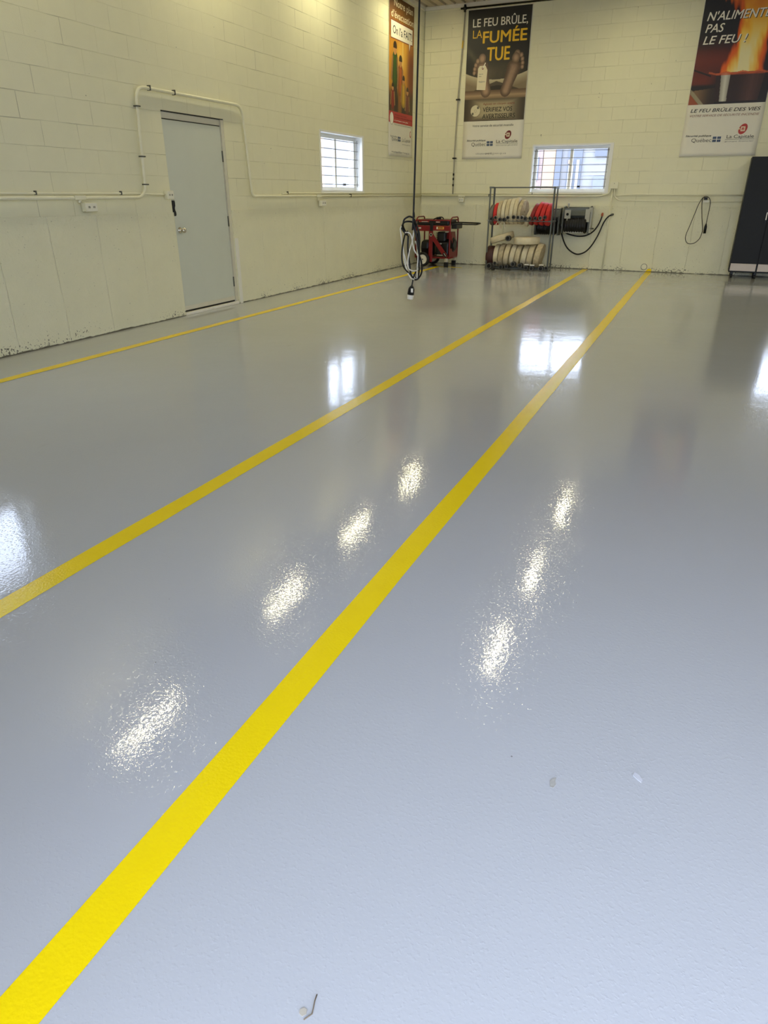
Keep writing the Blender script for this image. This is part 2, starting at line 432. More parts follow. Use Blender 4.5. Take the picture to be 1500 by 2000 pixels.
# ------------------------------------------------------------------ windows
def window(name, hole, wall, bars=True):
    a, b, z0, z1 = hole
    if wall == 'L': P = lambda s, d, z: (XL - 0.014 - d, s, z)      # d = depth into the wall
    else: P = lambda s, d, z: (s, YB + 0.014 + d, z)
    def bx(mb, s0, s1, d0, d1, q0, q1, bev=0):
        p, q = P(s0, d0, q0), P(s1, d1, q1)
        mb.box(min(p[0], q[0]), max(p[0], q[0]), min(p[1], q[1]), max(p[1], q[1]), q0, q1, bev)
    mb = MB('window_white')        # liner of the opening with a small lip round it
    t = .016
    bx(mb, a - .012, a + t, -.012, TH, z0, z1); bx(mb, b - t, b + .045, -.014, TH, z0, z1 + .012)
    bx(mb, a, b, -.012, TH, z1 - t, z1 + .012); bx(mb, a - .02, b + .045, -.016, TH, z0 - .005, z0 + .02)
    root = mb.build(name, kind='structure')
    mb = MB('window_white'); f = .055; d0, d1 = .12, .17
    a2, b2, y0, y1 = a + t, b - t, z0 + .02, z1 - t; mid = (a2 + b2) / 2
    bx(mb, a2, b2, d0, d1, y0, y0 + f); bx(mb, a2, b2, d0, d1, y1 - f, y1)
    bx(mb, a2, a2 + f, d0, d1, y0 + f, y1 - f); bx(mb, b2 - f, b2, d0, d1, y0 + f, y1 - f)
    bx(mb, mid - .025, mid + .025, d0, d1, y0 + f, y1 - f)
    mb.build('window_frame', root)
    for s0, s1 in ((a2 + f, mid - .025), (mid + .025, b2 - f)):
        mb = MB('window_glass'); mb.poly([P(s0, .148, y0 + f), P(s1, .148, y0 + f), P(s1, .148, y1 - f), P(s0, .148, y1 - f)])
        mb.build('glass_pane', root)
    if bars:
        for k in range(6):
            z = z0 + .115 + k * (z1 - z0 - .21) / 5
            MB('bar_steel').tube([P(a2, .07, z), P(b2, .07, z)], .0048, 8).build('security_bar', root)
        for s in (a2 + .03, b2 - .03):
            MB('bar_steel').tube([P(s, .07, z0 + .08), P(s, .07, z1 - .06)], .0065, 8).build('bar_upright', root)
        bx(mb := MB('glossy_black'), a + (b - a) * .62, a + (b - a) * .62 + .05, .055, .085, z0 + .10, z0 + .128)
        mb.build('bar_lock', root)
    return root
window('window_1', WIN_L, 'L'); window('window_2', WIN_B, 'B')
window('window_3', WIN_N, 'L', False); window('window_4', WIN_C, 'B', False)

# ------------------------------------------------------------------ steel door in the left wall
X0 = XL - 0.014
mb = MB('frame_paint')
mb.box(X0 - .112, X0 - .062, DOOR[0], DOOR[0] + .045, 0.03, DOOR[3]); mb.box(X0 - .10, X0 - .005, DOOR[1] - .05, DOOR[1], 0.0, DOOR[3] - .010)
mb.box(X0 - .10, X0 - .030, DOOR[0], DOOR[1] - .05, 2.045, DOOR[3] - .010); mb.box(X0 - .112, X0 - .075, DOOR[0] + .045, DOOR[1] - .05, 0.03, 2.045)
door = mb.build('door_1', kind='structure')
tag(door, 'pale grey green steel door with a round chrome knob', 'door')
MB('door_paint').box(X0 - .060, X0 - .020, DOOR[0] + .012, DOOR[1] - .057, .052, 2.034, .002).build('door_leaf', door)
mb = MB('black_rubber'); mb.box(X0 - .10, X0 - .012, DOOR[0], DOOR[1] - .004, DOOR[3] - .009, DOOR[3] + .001); mb.box(X0 - .07, X0 - .026, DOOR[0] + .004, DOOR[1] - .052, 2.035, 2.044)  # solid black strips imitate the shade in the gaps round the door
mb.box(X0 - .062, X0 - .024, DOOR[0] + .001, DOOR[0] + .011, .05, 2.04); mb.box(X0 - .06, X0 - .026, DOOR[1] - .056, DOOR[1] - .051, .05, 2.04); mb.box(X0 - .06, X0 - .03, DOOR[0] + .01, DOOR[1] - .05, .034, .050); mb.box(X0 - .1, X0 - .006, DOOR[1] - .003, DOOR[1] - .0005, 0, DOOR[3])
mb.build('gap_shade_strip', door, label='black strip standing in for the shaded gap round the door')
MB('white_paint').box(X0 - .09, X0 + .012, DOOR[0] + .002, DOOR[1] - .003, 0.0, .032, .004).build('threshold', door)
MB('frame_paint').box(X0 - .022, X0 - .014, DOOR[0] + .016, DOOR[1] - .06, .054, .10, .002).build('door_sweep', door)
for z in (1.72, 1.00, 0.28):
    mb = MB('dark_steel'); mb.tube([(X0 - .018, DOOR[1] - .053, z - .06), (X0 - .018, DOOR[1] - .053, z + .06)], .010, 10)
    mb.box(X0 - .028, X0 - .022, DOOR[1] - .085, DOOR[1] - .053, z - .055, z + .055); mb.build('hinge', door, label='dark hinge')
mb = MB('chrome'); c = (X0 - .020, 6.640, 0.935)
mb.lathe([(0, 0), (.034, 0), (.034, .006), (.026, .012), (.012, .016), (.011, .035), (.020, .042), (.028, .052), (.029, .062), (.024, .072), (.012, .078), (0, .079)], c, 'x', 24, True)
mb.build('door_knob', door, label='chrome round door knob')
mb = MB('glossy_black'); pts = []
for k, (dy, z) in enumerate([(-.018, 1.245), (.014, 1.245), (.020, 1.225), (.018, 1.19), (.008, 1.17), (.008, 1.15), (.020, 1.125), (.022, 1.10), (.012, 1.085), (-.018, 1.085)]):
    pts.append((X0 - .016, DOOR[0] + .030 + dy, z))
mb.prism(pts, (.022, 0, 0)); mb.build('latch_guard', door, label='black latch guard on the door edge')

# ------------------------------------------------------------------ conduits, boxes and pipes on the walls
XW, YW = XL + .0, YB - .0
def conduit(name, pts, r, lab, m='conduit_paint', cat='conduit', clips=(), bend=.10, grp=None):
    mb = MB(m); mb.tube(round_path(pts, bend), r, 10)
    o = mb.build(name, label=lab, cat=cat, group=grp)
    for p, ax in clips:
        mb = MB('dark_steel' if m != 'glossy_black' else 'black_plastic')
        if ax == 'h': mb.box(p[0] - .006 if pts[0][1] == pts[-1][1] else p[0] - r - .004, p[0] + .006 if pts[0][1] == pts[-1][1] else p[0] + r + .004, p[1] - .006 if pts[0][1] != pts[-1][1] else p[1] - r - .004, p[1] + .006 if pts[0][1] != pts[-1][1] else p[1] + r + .004, p[2] - r - .003, p[2] + r + .012)
        else: mb.box(p[0] - r - .006, p[0] + r + .004, p[1] - r - .012, p[1] + r + .012, p[2] - .006, p[2] + .006)
        mb.build('pipe_clip', o)
    return o
xa = XL + .006
conduit('conduit', [(xa + .012, YF + .05, 1.277), (xa + .012, 6.02, 1.277), (xa + .012, 6.10, 1.345), (xa + .012, 6.11, 1.40), (xa + .012, 6.16, 2.285), (xa + .012, 7.98, 2.285), (xa + .012, 8.055, 1.40), (xa + .012, 8.07, 1.284), (xa + .012, YB - .03, 1.284)], .0165,
        'thick white painted conduit running along the door wall and arching over the door',
        clips=[((xa + .012, 6.12, 1.40), 'v'), ((xa + .012, 6.127, 1.66), 'v'), ((xa + .012, 6.15, 2.11), 'v'), ((xa + .012, 6.36, 2.285), 'h'), ((xa + .012, 6.74, 2.285), 'h'), ((xa + .012, 10.9, 1.284), 'h')], bend=.13)
conduit('conduit', [(xa + .008, YF + .05, 1.315), (xa + .008, 5.9, 1.315), (xa + .008, 6.25, 1.305), (xa + .008, 6.42, 1.305)], .0095, 'thin white painted conduit ending at the outlet box beside the door',
        clips=[((xa + .008, 4.72, 1.315), 'h'), ((xa + .008, 5.75, 1.315), 'h')])
conduit('conduit', [(xa + .008, 8.80, 1.310), (xa + .008, 9.00, 1.322), (xa + .008, YB - .02, 1.322)], .0095, 'thin white painted conduit passing under the window of the door wall', clips=[((xa + .008, 8.95, 1.322), 'h')])
ya = YB - .006
conduit('conduit', [(XL + .03, ya - .012, 1.283), (-1.93, ya - .012, 1.283), (-1.77, ya - .012, 1.33), (-1.752, ya - .012, 1.43)], .015, 'white painted conduit running behind the hose rack up to the junction box', clips=[((-4.05, ya - .012, 1.283), 'h')])
conduit('conduit', [(XL + .03, ya - .006, 1.320), (-1.90, ya - .006, 1.320)], .009, 'thin white painted conduit above the one behind the hose rack', clips=[((-3.2, ya - .006, 1.32), 'h')])
conduit('conduit', [(-1.722, ya - .012, 1.43), (-1.722, ya - .012, 0.005)], .013, 'white painted conduit dropping from the junction box to the floor')
conduit('conduit', [(-1.692, ya - .012, 1.43), (-1.688, ya - .012, 1.29), (-1.60, ya - .012, 1.212), (-.165, ya - .012, 1.207), (0.9, ya - .012, 1.207)], .012, 'lower white painted conduit running from the junction box to the black cable outlet')
conduit('conduit', [(-1.66, ya - .010, 1.290), (-1.30, ya - .010, 1.312), (1.3, ya - .010, 1.300)], .012, 'upper white painted conduit running from the junction box towards the cabinet')
def outlet(loc, wall, lab, wd=.115, ht=.075, dp=.05, slots=True, neck=None):
    """surface outlet box"""
    x, y, z = loc; root = thing('outlet_box', loc, lab, 'outlet', None)
    mb = MB('conduit_paint')
    if wall == 'L': mb.box(x, x + dp, y - wd / 2, y + wd / 2, z - ht / 2, z + ht / 2, .004)
    else: mb.box(x - wd / 2, x + wd / 2, y - dp, y, z - ht / 2, z + ht / 2, .004)
    mb.build('box', root)
    mb = MB('plate_paint')
    if wall == 'L': mb.box(x + dp, x + dp + .005, y - wd / 2 + .006, y + wd / 2 - .006, z - ht / 2 + .005, z + ht / 2 - .005, .001)
    else: mb.box(x - wd / 2 + .006, x + wd / 2 - .006, y - dp - .005, y - dp, z - ht / 2 + .005, z + ht / 2 - .005, .001)
    fp = mb.build('face_plate', root)
    if slots:
        for k in (-1, 1):
            mb = MB('black_plastic')
            for j in (-1, 1):
                s = k * wd * .2 + j * .007
                if wall == 'L': mb.box(x + dp + .005, x + dp + .0062, y + s - .003, y + s + .003, z - .008, z + .010)
                else: mb.box(x + s - .003, x + s + .003, y - dp - .0062, y - dp - .005, z - .008, z + .010)
            mb.build('socket', root)
    if neck:
        mb = MB('conduit_paint')
        mb.tube([V(*neck), V(neck[0], neck[1], z + ht / 2 - .005)], .016, 8)
        mb.box(neck[0] - .02, neck[0] + .02, neck[1] - .07, neck[1] + .07, neck[2] - .018, neck[2] + .02, .005) if wall == 'L' else mb.box(neck[0] - .07, neck[0] + .07, neck[1] - .02, neck[1] + .02, neck[2] - .018, neck[2] + .02, .005)
        mb.build('conduit_tee', root)
    return root
outlet((XL, 5.30, 1.195), 'L', 'white double outlet box hanging under the conduit left of the door', .15, .08, .05, True, (xa + .012, 5.20, 1.277))
outlet((XL, 6.455, 1.300), 'L', 'small white outlet box at the edge of the door frame', .10, .085, .05)
outlet((XL, 9.93, 1.185), 'L', 'white outlet box hanging below the window of the door wall', .15, .08, .05, True, (xa + .012, 9.82, 1.284))
outlet((-4.61, YB, 1.205), 'B', 'white outlet box on the back wall above the generator', .11, .08, .05, True, (-4.61, ya - .012, 1.283))
outlet((-.115, YB, 1.207), 'B', 'white outlet box holding up the looped black cable', .105, .05, .05, False)
jb = thing('junction_box', (-1.70, YB, 1.46), 'white square junction box beside the back window where conduits meet', 'junction box')
MB('conduit_paint').box(-1.765, -1.635, YB - .06, YB + .01, 1.415, 1.515, .004).build('box', jb)
MB('conduit_paint').box(-1.770, -1.630, YB - .066, YB - .06, 1.410, 1.520, .002).build('cover', jb)
MB('dark_steel').lathe([(0, -.003), (.006, -.003), (.006, 0), (0, 0)], (-1.70, YB - .066, 1.492), 'y', 10).build('screw', jb)
# vertical pipe in the corner and the black air line under the ceiling
vp = conduit('air_pipe', [(-4.70, ya - .02, 4.33), (-4.775, ya - .02, 2.93), (-4.80, ya - .02, 1.95), (-4.80, ya - .012, 1.31)], .011, 'thin upright grey air pipe between corner and smoke poster', 'grey_pipe', 'pipe', bend=.05)
for z, x in ((2.93, -4.775), (1.945, -4.80)):
    MB('black_plastic').box(x - .03, x + .045, ya - .045, ya + .006, z - .012, z + .012, .002).build('pipe_clip', vp, label='black pipe clip')
for z in (1.66, 1.58, 1.47):
    MB('black_plastic').tube([(-4.80, ya - .018, z - .018), (-4.80, ya - .018, z + .022)], .016, 8).build('pipe_clip', vp, label='black pipe fitting')
MB('yellow_tape').tube([(-4.722, ya - .02, 3.86), (-4.732, ya - .02, 3.74)], .0125, 8).build('tape_band', vp, label='yellow tape band')
bp = conduit('air_pipe', [(-4.78, ya - .05, 4.335), (XR - .1, ya - .05, 4.335)], .015, 'black air pipe running along the top of the back wall', 'glossy_black', 'pipe')
for x in (-4.70, -2.25, 0.6):
    mb = MB('black_plastic'); mb.tube([(x - .03, ya - .05, 4.335), (x + .03, ya - .05, 4.335)], .024, 10); mb.tube([(x, ya - .05, 4.28), (x, ya - .05, 4.39)], .02, 10)
    mb.build('pipe_tee', bp)
cp = thing('wall_pipe_cap', (-.972, YB, .085), 'round capped pipe end low on the back wall above a yellow line', 'pipe')
MB('conduit_paint').lathe([(0, -.006), (.038, -.006), (.046, -.010), (.050, -.004), (.050, .02)], (-.972, YB, .085), 'y', 24, True).build('cap', cp)
MB('dark_steel').lathe([(.050, -.003), (.057, -.003), (.057, .004), (.050, .004)], (-.972, YB, .085), 'y', 24).build('collar', cp)

# ------------------------------------------------------------------ ceiling strip lamps
def lamp(x, y, lab, ln=1.05):
    root = thing('strip_lamp', (x, y, HC), lab, 'lamp', 'ceiling strip lamps')
    MB('lamp_housing').box(x - .075, x + .075, y - ln / 2, y + ln / 2, HC - .035, HC + .002, .006).build('housing', root)
    for s in (-1, 1):
        MB('lamp_housing').box(x - .06, x + .06, y + s * ln / 2 - .02, y + s * ln / 2 + .02, HC - .085, HC - .03, .006).build('end_cap', root)
    MB('lamp_lens').box(x - .026, x + .026, y - ln / 2 + .021, y + ln / 2 - .021, HC - .075, HC - .068).build('diffuser', root)
    for s in (-1, 1): MB('lamp_housing').box(x + s * .036 - .007, x + s * .036 + .007, y - ln / 2 + .02, y + ln / 2 - .02, HC - .082, HC - .03, .003).build('reflector_rim', root)
for y, n in ((4.42, 'fourth'), (7.42, 'third'), (9.90, 'second'), (12.60, 'nearest')):
    lamp(-4.98, y, f'white ceiling strip lamp along the door wall, {n} from the back corner' if n != 'nearest' else 'white ceiling strip lamp nearest the back corner beside the evacuation poster')
for y, n in ((7.50, 'third'), (9.72, 'second'), (12.48, 'first')):
    lamp(-1.64, y, f'white ceiling strip lamp of the middle row, {n} from the back wall')
for y, n in ((7.50, 'third'), (9.72, 'second'), (12.48, 'first')):  # far row out of view, added for the light it gives
    lamp(3.2, y, f'added unseen ceiling strip lamp of the far row, {n} from the back wall')

# ------------------------------------------------------------------ posters
def lin(c): return tuple((v / 255 / 12.92) if v / 255 <= .04045 else ((v / 255 + .055) / 1.055) ** 2.4 for v in c)
def lerp(a, b, t): t = max(0, min(1, t)); return tuple(x + (y - x) * t for x, y in zip(a, b))
def sstep(e0, e1, x):
    t = max(0, min(1, (x - e0) / (e1 - e0))); return t * t * (3 - 2 * t)
_H = {}
def vnoise(x, y):
    xi, yi = math.floor(x), math.floor(y); fx, fy = x - xi, y - yi
    def h(a, b):
        if (a, b) not in _H: _H[(a, b)] = random.Random(a * 7919 + b * 104729).random()
        return _H[(a, b)]
    fx = fx * fx * (3 - 2 * fx); fy = fy * fy * (3 - 2 * fy)
    return (h(xi, yi) * (1 - fx) + h(xi + 1, yi) * fx) * (1 - fy) + (h(xi, yi + 1) * (1 - fx) + h(xi + 1, yi + 1) * fx) * fy
def fbm(x, y): return .5 * vnoise(x, y) + .3 * vnoise(2 * x + 7, 2 * y + 3) + .2 * vnoise(4 * x + 1, 4 * y + 9)
def segd(px, pz, ax, az, bx, bz):
    dx, dz = bx - ax, bz - az; t = max(0, min(1, ((px - ax) * dx + (pz - az) * dz) / (dx * dx + dz * dz + 1e-9)))
    return math.hypot(px - ax - dx * t, pz - az - dz * t), t
class Poster:
    def __init__(s, wall, s0, s1, z0, z1, lab):
        s.wall = wall; s.P = (lambda u, d, z: (XL - .010 + d, u, z)) if wall == 'L' else (lambda u, d, z: (u, YB + .010 - d, z))
        # block wall face sits 14 mm behind the base; the sheet hangs just in front of it
        nx, nz = 12, 40; mb = MB('poster_paper'); G = []
        for j in range(nz + 1):
            row = []
            for i in range(nx + 1):
                u = s0 + (s1 - s0) * i / nx; z = z0 + (z1 - z0) * j / nz
                curl = .012 * max(0, 1 - (z - z0) / .12) ** 2 * (0.5 + 0.5 * math.sin(i * 1.1)) + .003
                row.append(mb.bm.verts.new(s.P(u, curl, z)))
            G.append(row)
        for j in range(nz):
            for i in range(nx): mb.face([G[j][i], G[j][i + 1], G[j + 1][i + 1], G[j + 1][i]], True)
        s.root = mb.build('poster', label=lab, cat='poster', loc=s.P((s0 + s1) / 2, 0, z0))
        sd = s.root.modifiers.new('thickness', 'SOLIDIFY'); sd.thickness = .0012; sd.offset = 0
    def picture(s, s0, s1, z0, z1, fn, nx, nz, name='picture'):
        vs, fs, cs = [], [], []
        for j in range(nz + 1):
            for i in range(nx + 1):
                u = s0 + (s1 - s0) * i / nx; z = z0 + (z1 - z0) * j / nz
                vs.append(s.P(u, .0048, z)); cs.append(lin(fn(u, z)))
        for j in range(nz):
            for i in range(nx):
                a = j * (nx + 1) + i; fs.append((a, a + 1, a + nx + 2, a + nx + 1))
        me = bpy.data.meshes.new(name); me.from_pydata(vs, [], fs); me.materials.append(M['printed_picture'])
        at = me.color_attributes.new('ink', 'FLOAT_COLOR', 'POINT')
        at.data.foreach_set('color', [c for v in cs for c in (*v, 1.0)])
        o = bpy.data.objects.new(name, me); COL.objects.link(o); o.parent = s.root; o.matrix_parent_inverse = Matrix.Translation(-s.root.location); return o
    def text(s, items, name, d=.0062):
        """items: (string, u0, u1, zbase, capheight, material, bold, shear)"""
        mb = MB([])
        for st, u0, u1, z, h, m, bold, shear in items:
            cu = bpy.data.curves.new('lettering', 'FONT'); cu.body = st; cu.size = 1; cu.offset = bold if bold < .012 else 0; cu.shear = shear; cu.resolution_u = 3
            ob = bpy.data.objects.new('lettering', cu); COL.objects.link(ob)
            bpy.context.view_layer.update()
            me = bpy.data.meshes.new_from_object(ob.evaluated_get(bpy.context.evaluated_depsgraph_get()))
            bpy.data.objects.remove(ob); bpy.data.curves.remove(cu)
            if not len(me.vertices): continue
            xs = [v.co.x for v in me.vertices]; x0, x1 = min(xs), max(xs)
            kx = (u1 - u0) / (x1 - x0); kz = h / 0.727
            mb.use(m); e = bold * h * .75 if bold >= .012 else 0      # heavy lettering is drawn with a thicker pen
            kx = (u1 - u0 - 2 * e) / (x1 - x0)
            for q, (ox, oz) in enumerate([(0, 0)] if not e else [(0, 0), (2 * e, 0), (e, -e * .6), (e, e * .6)]):
                new = [mb.bm.verts.new(s.P(u0 + ox + (v.co.x - x0) * kx, d + q * .0002, z + oz + v.co.y * kz)) for v in me.vertices]
                for p in me.polygons: mb.face([new[i] for i in p.vertices])
            bpy.data.meshes.remove(me)
        return mb.build(name, s.root, fix=False)
    def shapes(s, items, name, d=.0056):
        mb = MB([])
        for k, (pts, m) in enumerate(items):
            mb.use(m); mb.poly([s.P(u, d + k * .00005, z) for u, z in pts])
        return mb.build(name, s.root, fix=False)
def disc(u, z, ru, rz, a0=0, a1=2 * PI, n=28): return [(u + ru * math.cos(a0 + (a1 - a0) * k / n), z + rz * math.sin(a0 + (a1 - a0) * k / n)) for k in range(n + (a1 - a0 < 6.2))]
def rect(u0, u1, z0, z1): return [(u0, z0), (u1, z0), (u1, z1), (u0, z1)]
def emblem(u, z, r, m='ink_maroon'):
    """slanted round emblem with an open square inside"""
    el = [(u + r * .82 * math.cos(t) + r * .22 * math.sin(t), z + r * math.sin(t)) for t in [2 * PI * k / 28 for k in range(28)]]
    q = r * .42
    return [(el, m), (rect(u - q, u + q, z - q, z + q * 1.1), 'ink_cream'), (rect(u - q * .55, u + q * .5, z - q * .6, z + q * .6), m), (rect(u - q * .1, u + q * .15, z - q * 1.0, z + q * .2), 'ink_cream'), ([(u - r * .95, z - r * .1), (u - r * .5, z - r * .05), (u - r * .5, z + r * .05), (u - r * .8, z + r * .2)], 'ink_cream')]
def flags(u0, u1, z0, z1):
    out = []; gu, gz = (u1 - u0) * .10, (z1 - z0) * .12; um, zm = (u0 + u1) / 2, (z0 + z1) / 2
    for a, b in ((u0, um - gu / 2), (um + gu / 2, u1)):
        for c, d in ((z0, zm - gz / 2), (zm + gz / 2, z1)):
            w_, h_ = (b - a), (d - c)
            out += [(rect(a, b, c, d), 'ink_blue'), (rect(a + w_ * .46, a + w_ * .54, c, d), 'ink_grey'), (rect(a, b, c + h_ * .46, c + h_ * .54), 'ink_grey')]
    return out

# --- poster: smoke kills (back wall, beside the corner)
def paint_feet(u, z):
    n = fbm(u * 5 + 3, z * 4)
    c = (24, 20, 17)
    sm = math.exp(-((z - 3.32) / .22) ** 2) * (.55 + .45 * n)
    c = lerp(c, (112, 100, 78), sm * .75 * sstep(-4.65, -4.2, u) * sstep(-3.45, -3.75, u))
    sw = math.exp(-((z - 3.62 - .12 * math.sin(u * 9)) / .08) ** 2) * sstep(-4.1, -4.6, u)
    c = lerp(c, (92, 84, 66), sw * n * 1.1)
    # sheet behind the feet
    top = 3.225 + .10 * ((u + 4.06) / .55) ** 2
    if z < top:
        t = (top - z)
        c = lerp((190, 178, 146), (128, 112, 86), t / .16)
        arch = 3.13 - .03 * ((u + 4.03) / .2) ** 2
        if z < arch and -4.26 < u < -3.84: c = (20, 15, 12)
        if z < 3.20 - abs(u + 4.05) * .32: c = lerp(c, (46, 36, 28), .75)
    if z < 3.06: c = lerp((92, 70, 52), (150, 124, 94), (3.06 - z) / .07)
    if z < 2.985: c = lerp((176, 148, 112), (120, 98, 74), (2.985 - z) / .06)
    # feet
    def skin(d, r, sh): return lerp((172, 140, 112), (72, 54, 42), sstep(.1, 1.0, d / r) * .75 + sh)
    for (a, b, ra, rb, toes, sh) in (((-4.345, 3.41), (-4.245, 3.04), .128, .095, [(-4.345, 3.560, .068), (-4.428, 3.525, .038), (-4.462, 3.465, .035), (-4.480, 3.405, .033), (-4.486, 3.345, .032)], .0),
                                     ((-3.745, 3.39), (-3.870, 3.04), .128, .098, [(-3.695, 3.595, .058), (-3.715, 3.54, .072), (-3.618, 3.575, .036), (-3.595, 3.515, .035), (-3.586, 3.455, .034), (-3.588, 3.395, .033)], .08)):
        d, t = segd(u, z, *a, *b); r = ra + (rb - ra) * t - .012 * math.sin(PI * t)
        if d < r: c = skin(d, r, sh + .25 * (1 - t) * fbm(u * 30, z * 30))
        for tx, tz, tr in toes:
            dd = math.hypot((u - tx), (z - tz) * .85)
            if dd < tr: c = skin(dd, tr * 1.1, sh - .1)
    return c
def paint_smoke(u, z):
    if z > 2.925: return paint_feet(u, z)
    e = max(abs(u + 4.06) / .58, abs(z - 2.75) / .22)
    c = lerp((172, 158, 124), (64, 54, 42), sstep(.35, 1.0, e))
    d = math.hypot(u + 4.425, z - 2.735)
    if d < .10: c = (214, 206, 172)
    if .093 < d < .10: c = (110, 100, 78)
    if d < .10:
        if abs(u + 4.375) < .017 and abs(z - 2.785) < .02: c = (96, 92, 80)
        if abs(u + 4.475) < .017 and abs(z - 2.685) < .02: c = (96, 92, 80)
        if .018 < math.hypot(u + 4.425, z - 2.735) < .026: c = (186, 178, 146)
    return c
p = Poster('B', -4.650, -3.470, 1.930, 4.312, 'tall dark poster with two bare feet and yellow FUMÉE lettering beside the corner')
p.picture(-4.648, -3.484, 2.565, 4.308, paint_smoke, 200, 300)
p.text([('LE FEU BRÛLE,', -4.555, -3.545, 4.048, .128, 'ink_white', .02, 0), ('LA', -4.545, -4.372, 3.880, .128, 'ink_yellow', .0, 0),
        ('FUMÉE', -4.355, -3.540, 3.795, .185, 'ink_yellow', .040, 0), ('TUE', -4.262, -3.833, 3.522, .215, 'ink_yellow', .035, 0)], 'headline_lettering')
p.shapes([([(-4.425, 3.075), (-4.255, 3.065), (-4.235, 3.38), (-4.275, 3.45), (-4.385, 3.45), (-4.415, 3.41)], 'ink_cream'), (disc(-4.325, 3.412, .018, .022), 'ink_brown_red'), ([(-4.335, 3.41), (-4.285, 3.50), (-4.27, 3.49), (-4.32, 3.405)], 'ink_white')], 'toe_tag')
p.text([('Cause du', -4.395, -4.315, 3.315, .016, 'ink_black', .02, 0), ('décès :', -4.395, -4.335, 3.28, .016, 'ink_black', .02, 0), ('Négligence', -4.395, -4.27, 3.19, .030, 'ink_grey', 0, .5)], 'tag_lettering', .0066)
p.text([('Agissez en citoyen averti', -4.282, -3.680, 2.825, .034, 'ink_brown_red', .01, 0), ('VÉRIFIEZ VOS', -4.280, -3.715, 2.714, .075, 'ink_black', .02, 0), ('AVERTISSEURS', -4.284, -3.655, 2.604, .078, 'ink_black', .02, 0),
        ('Votre service de sécurité incendie', -4.465, -3.670, 2.470, .040, 'ink_black', 0, .12), ('Sécurité publique', -4.566, -4.192, 2.230, .030, 'ink_black', .01, .2),
        ('Québec', -4.470, -4.186, 2.148, .064, 'ink_black', -.008, 0), ('La Capitale', -3.980, -3.572, 2.196, .052, 'ink_black', 0, 0), ('assurances générales', -3.983, -3.564, 2.146, .018, 'ink_grey', 0, .2),
        ('citoyen', -4.372, -4.19, 2.004, .038, 'ink_grey', -.01, 0), ('averti', -4.183, -4.052, 2.004, .038, 'ink_black', .012, 0), ('.gouv.qc.ca', -4.048, -3.775, 2.004, .038, 'ink_grey', -.01, 0)], 'caption_lettering')
p.shapes(emblem(-3.76, 2.325, .072) + flags(-4.166, -4.046, 2.146, 2.226) + [(rect(-3.985, -3.56, 2.176, 2.181), 'ink_grey')], 'logo')

# --- poster: burning pot (back wall, above the cabinet)
def paint_pot(u, z):
    n = fbm(u * 6, z * 3); c = lerp((26, 9, 5), (12, 7, 6), sstep(3.3, 3.7, z))
    c = lerp(c, (104, 36, 20), math.exp(-((z - 3.30) / .22) ** 2) * sstep(.15, -.3, u))
    c = lerp(c, (120, 42, 22), math.exp(-((z - 3.02) / .16) ** 2) * sstep(-.2, -.5, u) * .8)
    if z < 2.98: c = lerp(c, (22, 14, 10), sstep(2.98, 2.93, z))
    if z < 2.90 + (u + .45) * .1 and u < -.28: c = lerp((120, 92, 62), (44, 30, 20), sstep(-.6, -.3, u))
    k = (z - 2.70) - (-.55 - u) * .9
    if -.67 < u < -.45 and abs(z - (2.87 - (u + .67) * 1.0)) < .035: c = (150, 138, 108)
    if z < 2.83 - (u + .67) * 1.0: c = (150, 74, 40)
    # flame
    if z > 3.06:
        t = (z - 3.10) / 1.25; cu = .05 + .16 * t + .05 * math.sin(z * 7) * t; wd = (.34 - .10 * math.sin(PI * min(1, t * 1.2)) + .20 * t * t)
        st = (fbm(u * 9 + z * 1.5, z * 2.2 + 5) - .5)
        d = abs(u - cu) / wd + st * (.55 + .5 * t) + .08
        core = sstep(.85, .25, d) * sstep(1.0, .05, t * 1.15)
        if d < 1.12:
            f = lerp((96, 24, 6), (226, 96, 8), sstep(1.12, .85, d)); f = lerp(f, (250, 186, 24), sstep(.85, .50, d)); f = lerp(f, (236, 224, 168), core * 1.15)
            f = lerp(f, (196, 92, 14), sstep(.42, .9, t) * .75 * (.4 + n))
            c = lerp(c, f, sstep(1.12, 1.0, d))
    # pot
    lo = -.325 + (3.10 - z) * .10; hi = .40 - (3.10 - z) * .10
    if 2.715 < z < 3.125 - .02 * abs(u - .03) and lo < u < hi:
        q = (u - lo) / (hi - lo); c = lerp((38, 20, 15), (86, 54, 46), math.exp(-((q - .78) / .22) ** 2)); c = lerp(c, (52, 28, 20), fbm(u * 30, z * 3) * .6)
        hl = .155 + (3.10 - z) * .10; 
        if .10 + (3.1 - z) * .04 < q < .30 - (3.1 - z) * .06: c = lerp((208, 206, 190), (128, 120, 108), abs(q - .2) / .13)
        if z > 3.085: c = lerp(c, (196, 80, 40), .7)
    if abs(z - 3.115 - .012 * math.sin(u * 25)) < .012 and -.44 < u < .46: c = lerp(c, (205, 92, 44), .8)
    if abs(z - (3.15 - (u + .60) * .35)) < .012 and -.68 < u < -.4: c = (20, 12, 9)
    return c
p = Poster('B', -0.690, 0.500, 1.910, 4.30, 'tall poster of a flaming cooking pot hanging above the charcoal cabinet')
p.picture(-0.680, 0.490, 2.680, 4.29, paint_pot, 190, 260)
p.text([("N'ALIMENTEZ", -0.600, 0.440, 3.838, .122, 'ink_black', .02, .22), ('PAS', -0.597, -.320, 3.680, .119, 'ink_black', .02, .22), ('LE FEU !', -0.602, .044, 3.520, .117, 'ink_black', .02, .22)], 'shadow_lettering')
